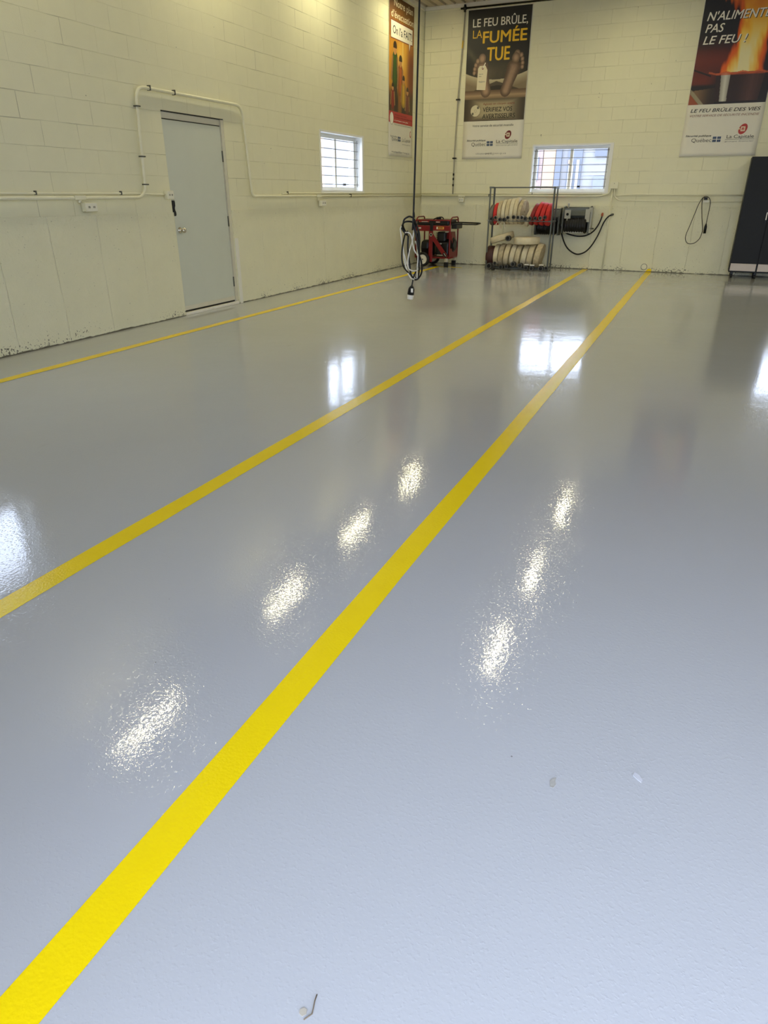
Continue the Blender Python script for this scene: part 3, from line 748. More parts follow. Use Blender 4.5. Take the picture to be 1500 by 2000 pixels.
p.text([("N'ALIMENTEZ", -0.610, 0.430, 3.845, .122, 'ink_white', .02, .22), ('PAS', -0.607, -.330, 3.687, .119, 'ink_white', .02, .22), ('LE FEU !', -0.612, .034, 3.527, .117, 'ink_white', .02, .22)], 'headline_lettering', .0072)
p.text([('LE FEU BRÛLE DES VIES', -.622, .440, 2.568, .053, 'ink_black', .02, .22), ('VOTRE SERVICE DE SÉCURITÉ INCENDIE', -.622, .436, 2.502, .033, 'ink_brown_red', -.005, .22),
        ('Sécurité publique', -.634, -.230, 2.206, .030, 'ink_black', .01, .2), ('Québec', -.530, -.216, 2.125, .060, 'ink_black', -.008, 0), ('La Capitale', .012, .424, 2.174, .050, 'ink_black', 0, 0),
        ('groupe financier', -.007, .436, 2.118, .019, 'ink_grey', 0, .2)], 'caption_lettering')
p.shapes(emblem(.237, 2.305, .078, 'ink_red') + flags(-.200, -.073, 2.122, 2.202) + [(rect(-.007, .436, 2.154, 2.159), 'ink_grey')], 'logo')

# --- poster: evacuation plan (left wall near the corner)
def paint_family(u, z):
    n = fbm(u * 4, z * 3)
    c = lerp((122, 76, 22), (206, 142, 36), sstep(4.4, 3.5, z) * (.5 + n)); c = lerp(c, (238, 190, 84), math.exp(-(((u - 13.05) / .24) ** 2 + ((z - 3.45) / .25) ** 2)))
    c = lerp(c, (120, 56, 26), sstep(13.25, 13.5, u) * sstep(3.9, 3.4, z))
    c = lerp(c, (58, 40, 26), sstep(3.1, 2.8, z)); c = lerp(c, (96, 66, 34), sstep(3.0, 2.6, z) * n * .9)
    if z > 3.75: c = lerp((86, 54, 18), (170, 110, 26), sstep(4.35, 3.8, z) * (.6 + .5 * n))
    if 13.10 < u < 13.14 and z < 3.75 and z > 3.2: c = (232, 200, 110)
    def fig(c, x, zt, hgt, wd, shirt, legs, skin=(196, 140, 84), hair=(48, 28, 16)):
        d, _ = segd(u, z, x - wd * .35, zt - hgt * .5, x - wd * .3, zt - hgt); e, _ = segd(u, z, x + wd * .35, zt - hgt * .5, x + wd * .4, zt - hgt)
        if min(d, e) < wd * .33: c = lerp(legs, (40, 26, 18), n * .4)
        d, t = segd(u, z, x, zt - hgt * .20, x, zt - hgt * .50)
        if d < wd * .72: c = lerp(shirt, tuple(v * .55 for v in shirt), d / wd)
        for sx in (-1, 1):
            d, _ = segd(u, z, x + sx * wd * .7, zt - hgt * .2, x + sx * wd * .95, zt - hgt * .48)
            if d < wd * .2: c = tuple(v * .8 for v in skin)
        if math.hypot((u - x) * 1.15, z - (zt - hgt * .085)) < hgt * .075: c = skin
        if math.hypot((u - x) * 1.0, z - (zt - hgt * .05)) < hgt * .072 and z > zt - hgt * .075: c = hair
        return c
    c = fig(c, 12.77, 3.67, 1.10, .150, (58, 92, 34), (54, 46, 40))
    c = fig(c, 13.02, 3.50, 1.0, .135, (190, 92, 30), (160, 96, 36))
    c = fig(c, 13.17, 3.22, .80, .125, (214, 168, 44), (60, 44, 30))
    c = fig(c, 12.68, 3.06, .64, .095, (150, 40, 34), (120, 70, 36))
    c = fig(c, 13.36, 3.06, .72, .105, (124, 56, 44), (130, 56, 40))
    return c
p = Poster('L', 12.500, 13.640, 1.940, 4.33, 'tall golden evacuation plan poster with a speech bubble on the door wall')
p.picture(12.512, 13.628, 2.470, 4.32, paint_family, 170, 270)
p.text([('Notre plan', 12.715, 13.56, 4.185, .105, 'ink_cream', .03, 0), ("d'évacuation", 12.59, 13.605, 4.020, .105, 'ink_cream', .03, 0)], 'headline_lettering')
p.shapes([([(12.575, 3.715), (13.39, 3.725), (13.42, 3.60), (13.48, 3.725), (13.575, 3.73), (13.575, 3.985), (12.575, 3.985)], 'ink_brown_red'), ([(12.59, 3.73), (13.40, 3.74), (13.425, 3.63), (13.465, 3.74), (13.56, 3.745), (13.56, 3.97), (12.59, 3.97)], 'ink_white')], 'speech_bubble')
p.text([('On l’a FAIT!', 12.665, 13.535, 3.795, .120, 'ink_black', .02, 0)], 'bubble_lettering')
p.shapes([(rect(12.512, 13.628, 2.470, 2.645), 'ink_red'), (disc(12.637, 2.535, .085, .098), 'ink_grey'), (disc(12.637, 2.535, .079, .092), 'ink_white')], 'banner')
p.text([('Affichez votre plan', 12.755, 13.33, 2.59, .024, 'ink_maroon', .02, 0), ("Vérifiez vos avertisseurs", 12.755, 13.58, 2.55, .024, 'ink_maroon', .02, 0), ('et pratiquez votre plan', 12.755, 13.40, 2.503, .021, 'ink_white', .02, 0),
        ('Votre service de sécurité incendie', 12.755, 13.545, 2.437, .024, 'ink_grey', .0, 0), ('Sécurité publique', 12.58, 12.90, 2.245, .026, 'ink_grey', .0, 0), ('Québec', 12.645, 12.92, 2.186, .056, 'ink_grey', 0, 0),
        ('La Capitale', 13.135, 13.53, 2.192, .066, 'ink_grey', -.01, 0), ('assurances générales', 13.135, 13.53, 2.140, .018, 'ink_grey', 0, 0), ('securitepublique.gouv.qc.ca', 12.64, 13.49, 1.994, .036, 'ink_black', .0, 0)], 'caption_lettering')
p.shapes(flags(12.93, 13.05, 2.186, 2.262) + [(disc(13.53, 2.33, .03, .055), 'ink_red'), (disc(13.535, 2.335, .018, .035), 'ink_white')], 'logo')

# ------------------------------------------------------------------ hose rack
RX0, RX1, RY0, RY1 = -3.842, -2.628, 13.45, 13.75
rack = thing('hose_rack', ((RX0 + RX1) / 2, (RY0 + RY1) / 2, 0), 'grey angle iron rack holding rolled fire hoses under the back window', 'rack')
for x in (RX0, RX1):
    for y in (RY0, RY1):
        sx, sy = (1 if x == RX0 else -1), (1 if y == RY0 else -1)
        mb = MB('rack_steel'); mb.box(min(x, x + sx * .028), max(x, x + sx * .028), min(y, y + sy * .005), max(y, y + sy * .005), 0, 1.43); mb.box(min(x, x + sx * .005), max(x, x + sx * .005), min(y, y + sy * .028), max(y, y + sy * .028), 0, 1.43)
        mb.build('upright', rack)
def rail(y, z, nm='rail'): MB('rack_steel').box(RX0, RX1, y - .004, y + .004, z - .011, z + .011).build(nm, rack)
rail(RY0 - .004, .862, 'front_rail'); rail(RY1 + .004, .862, 'back_rail'); rail(RY1 + .004, 1.425, 'top_rail'); rail(RY0 + .03, .022, 'bottom_rail'); rail(RY1 - .03, .022, 'bottom_rail')
for x in (RX0 - .004, RX1 + .004):
    for z in (.030, .862, 1.425): MB('rack_steel').box(x - .004, x + .004, RY0, RY1, z - .015, z + .015).build('side_rail', rack)
MB('bare_metal').box(RX0 - .015, RX0 + .012, RY0 - .016, RY0 - .008, .85, .878).build('bracket', rack)

def roll_mesh(R, wd, m):
    mb = MB(m); h = wd / 2; prof = [(.028, -h + .012)]
    r = .034
    while r < R - .012:
        prof += [(r, -h + .002), (r + .009, -h), (r + .012, -h + .006)]; r += .0135
    left = prof + [(R - .006, -h + .002), (R, -h + .008), (R + .0025, 0)]
    right = [(a, -b) for a, b in left[::-1]][1:]
    mb.lathe(left + right + [(.028, -h + .012)], (0, 0, 0), 'x', 40, True)
    return mb
def coupling_mesh(r, ln, ring='coupling_metal'):
    mb = MB([ring, 'coupling_bore']); ri = r * .70
    mb.use(ring).lathe([(ri, -ln / 2 + .02), (ri, -ln / 2), (r * .92, -ln / 2), (r, -ln / 2 + .006), (r, -ln * .12), (r * .86, -ln * .08), (r * .86, ln * .18), (r * .98, ln * .22), (r * .98, ln / 2), (0, ln / 2)], (0, 0, 0), 'y', 22)
    mb.use('coupling_rim').lathe([(ri * .99, -ln / 2 - .0008), (r * .90, -ln / 2 - .0008)], (0, 0, 0), 'y', 22)
    mb.use('coupling_bore').lathe([(0, -ln / 2 + .016), (ri + .0005, -ln / 2 + .016)], (0, 0, 0), 'y', 22)
    return mb
def hose(loc, R, wd, m, lab, tilt=0.0, yaw=0.0, cr=.031, cl=.07, cdx=0.0, cang=215, grp=None, ring='coupling_metal', cout=1.0, roll=0.0, cpos=None):
    o = roll_mesh(R, wd, m).build('fire_hose_roll', label=lab, cat='fire hose', group=grp)
    o.location = loc; o.rotation_euler = (roll, tilt, yaw)
    a = math.radians(cang)           # angle in the roll's own y-z plane, 180 = towards the doorway side
    c = coupling_mesh(cr, cl, ring).build('coupling', o)
    c.matrix_parent_inverse = Matrix.Identity(4)
    c.location = (cdx, math.cos(a) * R * cout, math.sin(a) * R * cout); c.rotation_euler = (0, -tilt, 0)
    if cpos:      # coupling laid where it rests in the rack, expressed in the roll's own frame
        m = Matrix.Translation(o.location) @ o.rotation_euler.to_matrix().to_4x4()
        l = m.inverted() @ Matrix.Translation(cpos); c.location = l.to_translation(); c.rotation_euler = l.to_euler()
    return o
GU, GL = 'rolled fire hoses on the upper rail', 'rolled fire hoses on the bottom shelf'
up = [  # x, R, width, material, tilt, label, coupling ring
 (-3.785, .180, .072, 'hose_grey', .02, 'dark grimy fire hose roll first at the left of the upper rail', 'coupling_metal'),
 (-3.706, .190, .070, 'hose_red', .02, 'bright red fire hose roll squeezed between grey and cream rolls', 'bare_metal'),
 (-3.630, .205, .072, 'hose_stained', .02, 'stained cream fire hose roll right of the single bright red roll', 'coupling_metal'),
 (-3.552, .212, .072, 'hose_pale', .03, 'cream fire hose roll second of the cream row on upper rail', 'coupling_metal'),
 (-3.474, .218, .072, 'hose_cream', .03, 'cream fire hose roll third of the cream row on upper rail', 'bare_metal'),
 (-3.396, .222, .072, 'hose_pale', .04, 'cream fire hose roll fourth of the cream row on upper rail', 'coupling_metal'),
 (-3.318, .228, .072, 'hose_cream', .05, 'cream fire hose roll fifth of the cream row on upper rail', 'bare_metal'),
 (-3.222, .212, .074, 'hose_stained', .10, 'dirty cream fire hose roll turned to show its coiled grey side', 'bare_metal'),
 (-3.085, .165, .070, 'hose_cream', .34, 'small cream fire hose roll leaning against the dark red roll', 'coupling_metal'),
 (-2.995, .190, .070, 'hose_dark_red', .30, 'dark red fire hose roll leaning on the bright red ones', 'coupling_metal'),
 (-2.905, .200, .074, 'hose_red', .28, 'bright red fire hose roll beside the dark red one', 'coupling_metal'),
 (-2.815, .195, .072, 'hose_red', .20, 'bright red fire hose roll in the middle of three leaning', 'bare_metal'),
 (-2.725, .190, .076, 'hose_red', .12, 'bright red fire hose roll last at the right of the upper rail', 'coupling_metal')]
UC = [(-3.758, .893), (-3.680, .913), (-3.593, .883), (-3.514, .880), (-3.444, .916), (-3.336, .926), (-3.253, .922), (-3.181, .920), (-3.115, .905), (-3.027, .910), (-2.931, .912), (-2.841, .916), (-2.758, .930)]
for i, (x, R, wd, m, t, lab, ring) in enumerate(up):
    half = (RY1 - RY0) / 2; zc = .852 + math.sqrt(max(R * R - half * half, .0025)) + .004
    hose((x, (RY0 + RY1) / 2, zc), R, wd, m, lab, tilt=t, yaw=-.13 if i == 7 else 0, grp=GU, ring=ring, cr=.034, cl=.08, cpos=(UC[i][0], RY0 - .048, UC[i][1]))
ll = [
 (-3.770, .150, 'hose_brown', .02, .185, 'wide dark brown fire hose roll first on the bottom shelf', 0.06, .050),
 (-3.650, .088, 'hose_pale', .05, .20, 'cream fire hose roll right of the dark brown roll', 0.11, .036),
 (-3.548, .096, 'hose_stained', .10, .205, 'stained cream fire hose roll second of the cream row on bottom shelf', 0.05, .040),
 (-3.440, .096, 'hose_cream', .12, .205, 'cream fire hose roll third of the cream row on bottom shelf', 0.07, .040),
 (-3.326, .094, 'hose_pale', .15, .200, 'cream fire hose roll fourth of the cream row on bottom shelf', 0.11, .045),
 (-3.222, .092, 'hose_cream', .15, .200, 'cream fire hose roll fifth of the cream row on bottom shelf', 0.10, .045),
 (-3.098, .106, 'hose_pale', .17, .200, 'pale cream fire hose roll sixth of the cream row on bottom shelf', 0.055, .045),
 (-2.978, .100, 'hose_cream', .18, .215, 'cream fire hose roll seventh of the cream row on bottom shelf', 0.045, .045),
 (-2.845, .112, 'hose_stained', .18, .215, 'brown stained cream fire hose roll last on the bottom shelf', 0.05, .048)]
LC = [(-3.735, .062, .056), (-3.622, .112, .040), (-3.500, .048, .045), (-3.392, .064, .042), (-3.269, .108, .048), (-3.131, .090, .046), (-3.012, .052, .046), (-2.911, .048, .046), (-2.735, .052, .050)]
for i, (x, wd, m, t, R, lab, cz, cr) in enumerate(ll):
    zc = R + .036 + abs(math.sin(t)) * wd / 2
    cx, cz, cr = LC[i]
    o = hose((x, (RY0 + RY1) / 2 + .02, zc), R, wd, m, lab, tilt=t, cr=cr, cl=.10, grp=GL, ring='bare_metal' if i == 1 else 'coupling_metal', cpos=(cx, 13.375, max(cz, cr + .002)))
    mw = Matrix.Translation(o.location) @ o.rotation_euler.to_matrix().to_4x4()
    if i == 8:
        c = coupling_mesh(.036, .09).build('coupling', o); c.matrix_parent_inverse = Matrix.Identity(4)
        l = mw.inverted() @ Matrix.Translation((-2.640, 13.40, .060)); c.location = l.to_translation(); c.rotation_euler = l.to_euler()
    if i in (6, 7, 8):
        b = MB('label_white').box(-.045, .045, -.02, .02, -.011, .011, .004).build('coupling_band', o, label='pale band behind the coupling'); b.matrix_parent_inverse = Matrix.Identity(4)
        l = mw.inverted() @ Matrix.Translation((cx, 13.375, cz + cr + .010)); b.location = l.to_translation(); b.rotation_euler = l.to_euler()
# two rolls lying flat on top of the bottom row
o = roll_mesh(.225, .110, 'hose_cream').build('fire_hose_roll', label='cream fire hose roll lying tilted on top of the brown roll', cat='fire hose', group='fire hose rolls lying flat')
o.location = (-3.580, 13.60, .560); o.rotation_euler = (0, PI / 2 - .30, 0)
c = coupling_mesh(.050, .10).build('coupling', o); c.matrix_parent_inverse = Matrix.Identity(4); c.location = (.050, -.190, .160)
o = roll_mesh(.240, .125, 'hose_pale').build('fire_hose_roll', label='cream fire hose roll lying level on top of the cream rolls', cat='fire hose', group='fire hose rolls lying flat')
o.location = (-3.100, 13.60, .520); o.rotation_euler = (0, PI / 2 - .02, 0)
c = coupling_mesh(.040, .08).build('coupling', o); c.matrix_parent_inverse = Matrix.Identity(4); c.location = (0.01, .20, .12)
# loose hose ends hanging under the upper rail
mb = MB('hose_pale')
for k, (x, dz, sw) in enumerate([(-3.66, .10, -.03), (-3.635, .14, .01), (-3.60, .15, .0), (-3.57, .12, .03)]):
    pts = smooth_path([(x, 13.50, .87), (x + sw, 13.485, .82), (x + sw * 1.5, 13.49, .87 - dz)], 4)
    for a, b in zip(pts, pts[1:]): mb.prism([a, a + V(.022, 0, .0), b + V(.022, 0, 0), b], (0, .006, 0))
mb.build('hose_strap', label='cream webbing straps dangling from the upper rail of the hose rack', cat='strap')
# tool lying on the floor before the rack
tl = thing('hose_nozzle', (-3.60, 13.25, 0), 'black hose nozzle with a thin rod lying on the floor before the rack', 'nozzle')
MB('coupling_metal').tube([(-3.60, 13.24, .028), (-3.28, 13.22, .012)], .008, 8).build('rod', tl)
MB('coupling_metal').lathe([(0, -.05), (.024, -.05), (.027, -.02), (.020, .0), (.020, .05), (.026, .055), (.026, .08), (0, .08)], (-3.615, 13.20, .028), 'y', 16).build('nozzle_body', tl)
MB('coupling_metal').tube([(-3.615, 13.20, .04), (-3.615, 13.20, .10)], .010, 8).build('valve_lever', tl)

# ------------------------------------------------------------------ generator
GY0, GY1 = 13.36, 13.84
gen = thing('generator', (-4.9, 13.6, 0), 'red framed portable generator on wheels in the back corner', 'generator')
R_ = 'machine_red'
for y in (GY0, GY1):
    MB(R_).tube(round_path([(-5.27, y, .17), (-5.27, y, .85), (-4.56, y, .85), (-4.56, y, .17), (-5.27, y, .17)], .03), .0135, 10).build('frame_side', gen)
for x in (-5.27, -4.56):
    MB(R_).tube(round_path([(x, GY0, .84), (x, GY0 + .10, .905), (x, GY1 - .04, .905), (x, GY1, .84)], .05), .0125, 10).build('lift_bar', gen)
    MB(R_).tube([(x, GY0, .17), (x, GY1, .17)], .0135, 10).build('cross_bar', gen)
MB(R_).box(-4.985, -4.905, GY0 - .022, GY0 - .008, .09, .76, .003).build('side_plate', gen)
MB(R_).box(-5.26, -4.985, GY0 - .020, GY0 - .004, .655, .757, .004).build('control_panel', gen)
MB(R_).box(-4.905, -4.565, GY0 - .020, GY0 - .004, .665, .757, .004).build('side_plate', gen)
MB('label_orange').box(-4.835, -4.680, GY0 - .0215, GY0 - .0200, .692, .738).build('warning_label', gen, label='orange warning label')
mb = MB('black_plastic'); 
for k in range(4): mb.box(-4.80 + k * .026, -4.785 + k * .026, GY0 - .0225, GY0 - .0215, .702, .730)
mb.build('label_print', gen)
MB('label_white').box(-4.833, -4.808, GY0 - .0227, GY0 - .0216, .694, .736).build('label_symbol', gen)
mb = MB('label_white'); mb.box(-5.205, -5.185, GY0 - .0225, GY0 - .020, .694, .722); mb.box(-5.178, -5.158, GY0 - .0225, GY0 - .020, .694, .722); mb.build('panel_badge', gen)
mb = MB('black_plastic'); mb.box(-5.255, -4.585, GY0 - .01, GY1 - .02, .757, .862, .025); mb.build('fuel_tank', gen, label='black fuel tank')
mb = MB('label_red'); mb.box(-5.205, -4.995, GY0 - .0125, GY0 - .0095, .818, .832); mb.use('label_white').box(-5.15, -5.02, GY0 - .0135, GY0 - .0120, .820, .829); mb.build('tank_stripe', gen)
mb = MB('label_red'); mb.box(-4.855, -4.765, GY0 - .0125, GY0 - .0095, .812, .828); mb.use('label_white').box(-4.85, -4.775, GY0 - .0135, GY0 - .0120, .815, .825); mb.build('tank_stripe', gen)
mb = MB('black_rubber'); mb.lathe([(0, .0), (.05, .0), (.05, .035), (.04, .045), (0, .047)], (-4.85, 13.50, .860), 'z', 20); mb.tube(smooth_path([(-4.93, 13.42, .862), (-4.88, 13.40, .885), (-4.80, 13.42, .905), (-4.76, 13.46, .90), (-4.75, 13.5, .87)], 4), .010, 8); mb.build('fuel_cap', gen)
MB('black_plastic').box(-4.965, -4.905, GY0 - .035, GY0 - .018, .66, .80, .006).build('strap', gen)
mb = MB(R_); mb.bar((-4.935, GY0 - .045, .595), (-4.60, GY0 - .045, .185), .078, .012, (0, 1, 0)); mb.build('lifting_arm', gen)
mb = MB('black_plastic'); mb.bar((-4.665, GY0 - .048, .265), (-4.605, GY0 - .048, .192), .055, .003, (0, 1, 0)); mb.use('label_white').bar((-4.652, GY0 - .0495, .26), (-4.612, GY0 - .0495, .208), .008, .002, (0, 1, 0)); mb.build('arm_label', gen)
mb = MB('bare_metal'); mb.lathe([(.018, -.055), (.030, -.055), (.030, -.048), (.018, -.048)], (-4.932, GY0, .592), 'y', 20); mb.use('black_rubber').lathe([(0, -.060), (.018, -.060), (.018, -.045)], (-4.932, GY0, .592), 'y', 20); mb.build('pivot_bolt', gen)
mb = MB('black_plastic'); mb.box(-4.86, -4.60, GY0 + .05, GY1 - .08, .20, .46, .03); mb.box(-4.84, -4.66, GY0 + .03, GY1 - .12, .46, .645, .03)
for k in range(7): mb.box(-4.86, -4.64, GY0 + .035, GY0 + .06, .50 + k * .02, .508 + k * .02)
mb.build('engine_block', gen)
MB('bare_metal').box(-4.80, -4.735, GY0 + .015, GY0 + .05, .415, .44, .005).build('engine_badge', gen)
MB('bare_metal').box(-4.665, -4.60, GY0 + .010, GY0 + .03, .635, .655, .004).build('spark_cap', gen)
MB('bare_metal').box(-4.82, -4.70, GY0 + .005, GY0 + .03, .21, .228, .004).build('oil_plate', gen)
mb = MB('black_plastic'); mb.lathe([(0, .06), (.09, .06), (.14, .045), (.165, .01), (.165, -.06), (0, -.06)], (-4.60, 13.60, .40), 'x', 30, True); mb.build('recoil_cover', gen)
MB(R_).prism([(-4.71, 13.48, .44), (-4.545, 13.48, .44), (-4.575, 13.48, .64), (-4.69, 13.48, .64)], (0, .24, 0)).build('engine_shroud', gen)
MB('black_plastic').lathe([(0, .012), (.10, .012), (.105, 0), (0, 0)], (-4.536, 13.60, .40), 'x', 24).build('recoil_grille', gen)
mb = MB('black_plastic'); mb.lathe([(0, -.02), (.13, -.02), (.145, .0), (.145, .20), (.12, .23), (0, .23)], (-5.17, 13.58, .34), 'x', 28, True); mb.build('alternator', gen)
mb = MB('black_rubber'); mb.box(-5.17, -5.00, GY0 + .02, GY0 + .16, .30, .47, .04); mb.build('muffler', gen)
MB(R_).box(-5.075, -4.995, GY0 + .20, GY0 + .22, .20, .70, .003).build('inner_plate', gen)
MB(R_).box(-4.568, -4.553, GY0 + .01, GY1 - .01, .17, .34, .004).build('end_panel', gen)
MB(R_).box(-5.28, -4.55, GY0 + .01, GY1 - .01, .155, .178, .004).build('base_tray', gen)
for y, nm in ((GY0 - .055, 'front'), (GY1 + .055, 'rear')):
    mb = MB('black_rubber'); mb.lathe([(.088, -.028), (.105, -.035), (.125, -.033), (.136, -.020), (.138, 0), (.136, .020), (.125, .033), (.105, .035), (.088, .028)], (-5.085, y, .138), 'y', 36, True)
    wh = mb.build('wheel', gen)
    mb = MB('wheel_cream'); mb.lathe([(0, -.018), (.02, -.030), (.026, -.020), (.07, -.014), (.088, -.026), (.090, -.026), (.090, .026), (0, .026)], (-5.085, y, .138), 'y', 30, True); mb.use('black_rubber').lathe([(0, -.034), (.012, -.034), (.012, -.018)], (-5.085, y, .138), 'y', 12); mb.build('wheel_hub', wh, label='cream wheel hub')
MB('dark_steel').tube([(-5.085, GY0 - .06, .138), (-5.085, GY1 + .06, .138)], .010, 8).build('axle', gen)
for y in (GY0 + .01, GY1 - .01):
    mb = MB('bare_metal'); mb.box(-4.65, -4.585, y - .025, y + .025, .085, .165, .003); mb.use('black_rubber').box(-4.658, -4.577, y - .032, y + .032, 0, .095, .008); mb.build('foot', gen)
mb = MB('black_plastic'); mb.tube(round_path([(-4.60, GY0 + .02, .795), (-4.45, GY0 + .02, .79), (-4.06, GY0 + .10, .785), (-4.06, GY1 - .12, .80), (-4.45, GY1 - .06, .805), (-4.60, GY1 - .06, .805)], .05), .012, 10)
mb.build('push_handle', gen, label='black push handle')
MB('black_plastic').box(-4.56, -4.45, GY0 + .06, GY1 - .06, .70, .80, .01).build('handle_bracket', gen)

# ------------------------------------------------------------------ hose reels on the back wall
def reel(x0, x1, z0, z1, lab, hose_pts, fitting, extra):
    yb, yf = YB - .003, YB - .22
    root = thing('hose_reel', ((x0 + x1) / 2, YB, z0), lab, 'hose reel', None)
    mb = MB('reel_grey'); mb.box(x0 + .03, x1 - .03, yb - .015, yb, z0 + .02, z1 - .02); mb.build('back_plate', root)
    for x in (x0, x1 - .03):
        h = z1 - z0
        mb = MB('reel_grey'); mb.prism([(x, yb, z0), (x, yf + .02, z0), (x, yf, z0 + .05), (x, yf, z1 - .14), (x, yf + .06, z1 - .02), (x, yb, z1)], (.03, 0, 0)); mb.build('side_plate', root)
    mb = MB('reel_grey'); zc = z0 + (z1 - z0) * .40; rr = .165
    pts = [(x0 + .03, yf - .004 + .17 * (1 - math.cos(a)) * .8, zc + .04 + .21 * math.sin(a)) for a in [k * PI / 2 / 8 for k in range(2, 9)]]
    a1 = [(p[1], p[2]) for p in pts]
    for (ya_, za_), (yb_, zb_) in zip(a1, a1[1:]): mb.prism([(x0 + .03, ya_, za_), (x1 - .03, ya_, za_), (x1 - .03, yb_, zb_), (x0 + .03, yb_, zb_)], (0, .006, -.003))
    mb.build('cover', root)
    mb = MB('black_rubber'); n = 9; prof = [(.05, 0)]
    L = x1 - x0 - .11
    for k in range(n): prof += [(.125, L * (k + .05) / n), (.14, L * (k + .5) / n), (.125, L * (k + .95) / n)]
    mb.lathe(prof + [(.05, L)], (x0 + .055, yb - .16, zc - .05), 'x', 24, True); mb.build('hose_drum', root)
    if extra:
        mb = MB('reel_light'); mb.box(x0 + .045, x0 + .155, yf - .035, yf - .015, z1 - .215, z1 - .065, .004); mb.lathe([(0, -.012), (.035, -.012), (.038, 0), (0, 0)], (x0 + .10, yf - .036, z1 - .14), 'y', 18)
        mb.build('guide_bracket', root, label='light grey hose guide bracket')
        MB('black_rubber').lathe([(0, -.014), (.024, -.014), (.024, -.01)], (x0 + .10, yf - .036, z1 - .14), 'y', 16).build('guide_roller', root)
        mb = MB('bare_metal'); mb.lathe([(0, 0), (.016, 0), (.016, .05), (.02, .055), (.02, .085), (0, .09)], (x0 + .10, yf - .02, z1 - .04), 'z', 14); mb.build('inlet_valve', root)
        MB('reel_light').tube([(x0 + .10, yf - .028, z1 - .20), (x0 + .095, yf - .028, z0 + .07)], .010, 8).build('guide_arm', root)
        MB('reel_light').box(x1 - .09, x1 - .005, yf - .018, yf - .004, z0 + .20, z1 - .05, .004).build('end_panel', root, label='light grey end panel')
        MB('reel_light').box(x1 - .035, x1 + .03, yf + .02, yf + .14, z0 + .01, z1 - .02, .004).build('end_panel', root, label='light grey end panel')
        MB('dark_steel').tube([(x1 - .03, yf + .03, z0 + .09), (x1 + .085, yf + .03, z0 + .09)], .012, 8).build('crank', root)
        MB('reel_light').box(x0 + .05, x1 - .1, yf - .014, yf + .0, z0 + .005, z0 + .045, .003).build('base_bar', root)
    else:
        MB('bare_metal').box(x0 + .05, x0 + .30, yf - .012, yf + .0, z0 + .05, z0 + .085, .003).build('base_bar', root)
    mb = MB('black_rubber'); mb.tube(smooth_path(hose_pts, 5), .0125, 10); mb.build('hose', root, label='black rubber hose')
    mb = MB('orange_fitting' if extra else 'dark_steel'); a, b = Vector(fitting[0]), Vector(fitting[1]); mb.tube([a, a.lerp(b, .5), b], .02, 10, rs=[.018, .022, .015]); mb.build('hose_fitting', root)
yh = YB - .05
reel(-2.545, -2.035, .645, 1.115, 'grey hose reel with light end panels between rack and conduit',
     [(x, yh - .10 * max(0, 1 - i / 3), z) for i, (x, z) in enumerate([(-2.50, .72), (-2.47, .655), (-2.398, .62), (-2.241, .59), (-2.091, .609), (-1.969, .683), (-1.891, .80), (-1.852, .914), (-1.845, .955)])],
     ((-1.846, yh, .945), (-1.842, yh, 1.005)), True)
reel(-3.055, -2.590, .605, 1.085, 'dark hose reel half hidden behind the red hose rolls',
     [(x, yh - .10 * max(0, 1 - i / 3), z) for i, (x, z) in enumerate([(-2.66, .858), (-2.59, .79), (-2.543, .617), (-2.475, .454), (-2.385, .347), (-2.26, .277), (-2.163, .275), (-2.055, .33), (-1.957, .451), (-1.869, .632), (-1.803, .828), (-1.737, .935), (-1.67, .972)])],
     ((-1.69, yh, .965), (-1.645, yh + .022, .982)), False)

# ------------------------------------------------------------------ looped black cable on the outlet
cb = thing('extension_cable', (-.13, YB - .06, 1.25), 'thin black cable looped over an outlet on the back wall beside the cabinet', 'cable')
pts = [(-0.134, 1.262), (-0.172, 1.268), (-0.22, 1.182), (-0.259, 1.021), (-0.305, 0.821), (-0.342, 0.666), (-0.339, 0.583), (-0.298, 0.524), (-0.236, 0.511), (-0.169, 0.533), (-0.11, 0.6), (-0.087, 0.696), (-0.089, 0.766), (-0.129, 0.929), (-0.164, 1.102), (-0.18, 1.217), (-0.175, 1.262), (-0.135, 1.283), (-0.086, 1.268), (-0.05, 1.218), (-0.04, 1.149), (-0.041, 1.035), (-0.044, 0.931), (-0.044, 0.838)]
MB('black_rubber').tube(smooth_path([(x, YB - .055 - .012 * (1 if i > 12 else 0), z) for i, (x, z) in enumerate(pts)], 4), .0055, 8).build('cord', cb)
mb = MB('black_rubber'); mb.tube([(-.045, YB - .066, .85), (-.046, YB - .066, .825), (-.046, YB - .066, .80), (-.045, YB - .066, .69)], .016, 12, rs=[.008, .014, .022, .022]); mb.build('connector', cb)
mb = MB('black_rubber'); mb.box(-.16, -.10, YB - .085, YB - .045, 1.232, 1.272, .006); mb.build('plug', cb)

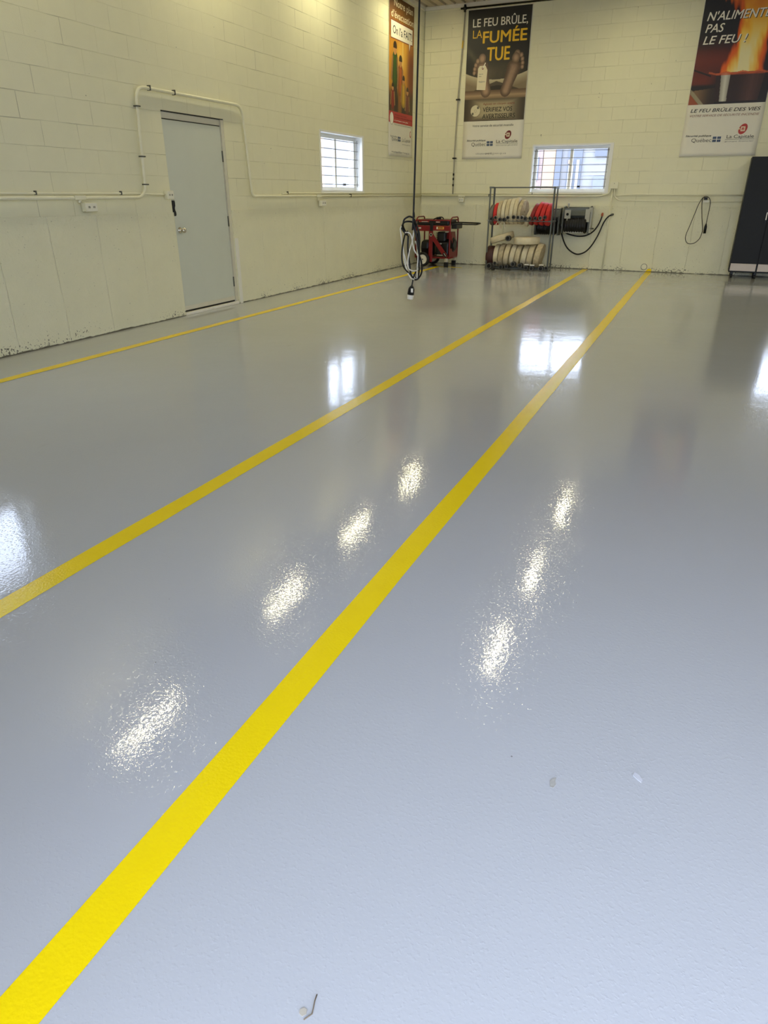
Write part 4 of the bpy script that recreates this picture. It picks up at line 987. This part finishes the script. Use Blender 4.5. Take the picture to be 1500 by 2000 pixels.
# ------------------------------------------------------------------ charcoal cabinet on castors
cab = thing('cabinet', (.875, 13.89, 0), 'tall charcoal two door cabinet on castors below the flaming pot poster', 'cabinet')
CX0, CX1, CY0, CY1 = .452, 1.300, 13.655, 14.12
MB('cabinet_charcoal').box(CX0, CX1, CY0 + .02, CY1, .10, 1.872, .004).build('body', cab)
for a, b in ((CX0 + .003, .868), (.878, CX1 - .003)):
    d = MB('cabinet_charcoal').box(a, b, CY0, CY0 + .02, .248, 1.868, .003).build('door', cab)
    hx = .848 if a < .6 else .898
    mb = MB('handle_white'); mb.box(hx - .008, hx + .008, CY0 - .03, CY0 - .018, .935, 1.05, .003)
    mb.use('black_plastic').box(hx - .013, hx + .013, CY0 - .03, CY0, 1.05, 1.085, .004); mb.box(hx - .013, hx + .013, CY0 - .03, CY0, .90, .935, .004); mb.build('handle', d)
    MB('cabinet_kick').box(a + .012, b - .006, CY0 - .002, CY0 + .02, .125, .243, .002).build('kick_panel', cab, label='pale kick panel')
for x in (CX0 + .06, .875, CX1 - .06):
    for y in (CY0 + .05, CY1 - .05):
        mb = MB('black_rubber'); mb.lathe([(0, -.014), (.030, -.014), (.034, -.008), (.034, .008), (.030, .014), (0, .014)], (x, y, .034), 'x', 18, True); mb.box(x - .018, x + .018, y - .02, y + .02, .066, .10); mb.box(x - .018, x - .015, y - .012, y + .012, .03, .07); mb.box(x + .015, x + .018, y - .012, y + .012, .03, .07)
        mb.build('castor', cab)

# ------------------------------------------------------------------ power cord hanging from the ceiling
Yc = 6.5
pc = thing('hanging_power_cord', (-2.6, Yc, HC), 'black and white power cord hanging from the ceiling with its slack coiled', 'power cord')
def P3(l, j=.03): return smooth_path([(x, Yc + j * math.sin(i * 1.3), z) for i, (x, z) in enumerate(l)], 5)
MB('black_rubber').tube(smooth_path([(-2.565, Yc, HC), (-2.575, Yc, 2.9), (-2.588, Yc, 1.484), (-2.594, Yc, 1.125), (-2.600, Yc, 1.00)], 4), .0085, 10).build('drop_cord', pc)
CR = .0075
A = [(-2.59, 1.16), (-2.597, 1.112), (-2.64, 1.121), (-2.678, 1.098), (-2.693, 1.058), (-2.713, 1.017), (-2.684, 0.971), (-2.655, 0.955)]
B = [(-2.576, 1.02), (-2.585, 1.05), (-2.608, 1.072), (-2.647, 1.078), (-2.682, 1.065), (-2.701, 1.031), (-2.692, 0.991), (-2.66, 0.965)]
W1 = [(-2.676, 0.978), (-2.645, 0.972), (-2.613, 0.932), (-2.58, 0.865), (-2.555, 0.811), (-2.534, 0.764), (-2.528, 0.695), (-2.539, 0.646), (-2.567, 0.634), (-2.615, 0.65), (-2.66, 0.697), (-2.697, 0.772), (-2.706, 0.861), (-2.704, 0.964), (-2.716, 1.017), (-2.701, 1.058)]
W2 = [(-2.603, 1.039), (-2.606, 0.993), (-2.612, 0.898), (-2.618, 0.796), (-2.624, 0.692), (-2.61, 0.601), (-2.573, 0.553), (-2.549, 0.568), (-2.527, 0.661), (-2.522, 0.764), (-2.556, 0.852), (-2.588, 0.90)]
W3 = [(-2.698, 0.855), (-2.688, 0.724), (-2.654, 0.627), (-2.605, 0.566), (-2.565, 0.554)]
K1 = [(-2.585, 1.099), (-2.56, 1.02), (-2.542, 0.927), (-2.523, 0.799), (-2.494, 0.731), (-2.495, 0.641), (-2.525, 0.577), (-2.564, 0.547), (-2.598, 0.602), (-2.616, 0.706), (-2.65, 0.829), (-2.656, 0.951)]
K2 = [(-2.578, 1.08), (-2.55, .98), (-2.533, .86), (-2.512, .77), (-2.505, .66), (-2.532, .59), (-2.57, .56), (-2.63, .60), (-2.675, .68), (-2.692, .80), (-2.690, .95), (-2.668, .99)]
K3 = [(-2.59, 1.06), (-2.566, .97), (-2.548, .90), (-2.53, .83)]
TL = [(-2.537, 0.709), (-2.558, 0.631), (-2.581, 0.574), (-2.588, 0.517), (-2.595, 0.474)]
for l, m, r, j in ((A, 'black_rubber', .0085, .02), (B, 'black_rubber', .0085, .035), (K1, 'black_rubber', .0085, .03), (K2, 'black_rubber', CR, .05), (K3, 'black_rubber', .013, .01), (TL, 'black_rubber', CR, .01)):
    MB(m).tube(P3(l, j), r, 8).build('cord_loop', pc)
for l, j in ((W1, .04), (W2, .05), (W3, .02)):
    MB('white_cable').tube(P3(l, j), .0062, 8).build('cord_loop', pc, label='white cord loop')
mb = MB('black_rubber'); mb.tube([(-2.592, Yc, .49), (-2.597, Yc, .477), (-2.600, Yc, .46), (-2.607, Yc, .405)], .03, 16, rs=[.012, .022, .031, .034]); plug = mb.build('plug', pc)
MB('white_cable').tube([(-2.607, Yc, .405), (-2.613, Yc, .362)], .0335, 16).build('plug_face', plug, label='white plug face')
MB('white_cable').box(-2.592, -2.570, Yc - .035, Yc - .028, .43, .468, .002).build('plug_tag', plug, label='white plug tag')

# ------------------------------------------------------------------ chips and bits on the floor
def blotch(pts, m, name, lab, cat, t=.0016):
    mb = MB(m); mb.prism([(x, y, .0002) for x, y in pts], (0, 0, t)); return mb.build(name, label=lab, cat=cat)
blotch([(-.112, 1.262), (-.104, 1.262), (-.100, 1.275), (-.104, 1.285), (-.103, 1.298), (-.110, 1.292), (-.116, 1.280)], 'chip_grey', 'paint_chip', 'grey sliver of chipped paint on the floor beside the pale chip', 'paint chip')
blotch([(.070, 1.384), (.082, 1.374), (.092, 1.368), (.094, 1.378), (.086, 1.390), (.074, 1.396)], 'chip_pale', 'paint_chip', 'pale oval paint chip on the bare floor in front', 'paint chip')
blotch([(-.418, .572), (-.411, .570), (-.406, .576), (-.408, .583), (-.415, .584), (-.420, .578)], 'leaf_dry', 'dry_leaf', 'tiny round dry leaf on the floor beside the thin twig', 'leaf')
mb = MB('leaf_brown'); mb.tube([(-.405, .566, .002), (-.396, .580, .003), (-.402, .600, .003), (-.404, .612, .002)], .0011, 6); mb.build('twig', label='thin bent dark twig on the floor nearest the doorway', cat='twig')

# ------------------------------------------------------------------ outside
MB('snowy_ground').box(-40, 40, YB + TH, 45, -.30, -.02).build('ground', kind='structure')
MB('snowy_ground').box(-40, 40, -45, YF - TH, -.20, -.02).build('ground', kind='structure')
MB('snowy_ground').box(-40, XL - TH, YF - TH, YB + TH, -.20, -.02).build('ground', kind='structure')
b1 = thing('neighbour_building', (-5, 22, 0), 'low brick and siding building seen through the back window bars', 'building')
MB('outdoor_siding').box(-12, 6, 22, 26, -.02, 2.95).build('wall', b1)
MB('outdoor_brick').box(-7.0, -4.74, 21.93, 22, -.02, 2.95).build('brick_panel', b1)
MB('outdoor_peach').box(-4.72, -4.38, 21.94, 22, -.02, 2.95).build('render_panel', b1)
MB('outdoor_grey').box(-5.02, -4.84, 21.90, 21.93, 1.68, 2.28).build('window_frame', b1)
MB('outdoor_white').box(-4.99, -4.92, 21.89, 21.90, 1.72, 2.24).build('window_pane', b1)
MB('outdoor_grey').box(-4.36, -4.20, 21.9, 22, -.02, 2.95).build('downpipe_recess', b1)
MB('outdoor_grey').box(-4.02, -3.62, 21.93, 22, .0, 2.52).build('entrance', b1)
MB('outdoor_white').box(-3.98, -3.84, 21.90, 21.93, .1, 2.05).build('entrance_door', b1)
MB('outdoor_white').box(-3.76, -3.68, 21.90, 21.93, .1, 2.20).build('entrance_door', b1)
MB('outdoor_peach').box(-4.00, -3.90, 21.90, 21.93, 2.10, 2.20).build('wall_lamp', b1)
MB('outdoor_grey').box(-3.28, -2.80, 21.93, 22, 2.28, 2.62).build('window_frame', b1)
MB('outdoor_blue').box(-3.25, -2.60, 21.93, 22, 0.9, 1.78).build('garden_screen', b1)
for k in range(9): MB('outdoor_white').box(-3.60, 2.0, 21.985, 22, .3 + k * .3, .315 + k * .3).build('siding_board', b1)
b2 = thing('neighbour_building', (-13, 28, 0), 'pale low building seen through the window of the door wall', 'building')
MB('outdoor_pale').box(-16, -13, 25.25, 40, -.02, 3.3).build('wall', b2)
MB('outdoor_siding').box(-13, -12.95, 25.7, 26.1, 1.5, 2.6).build('window_frame', b2)
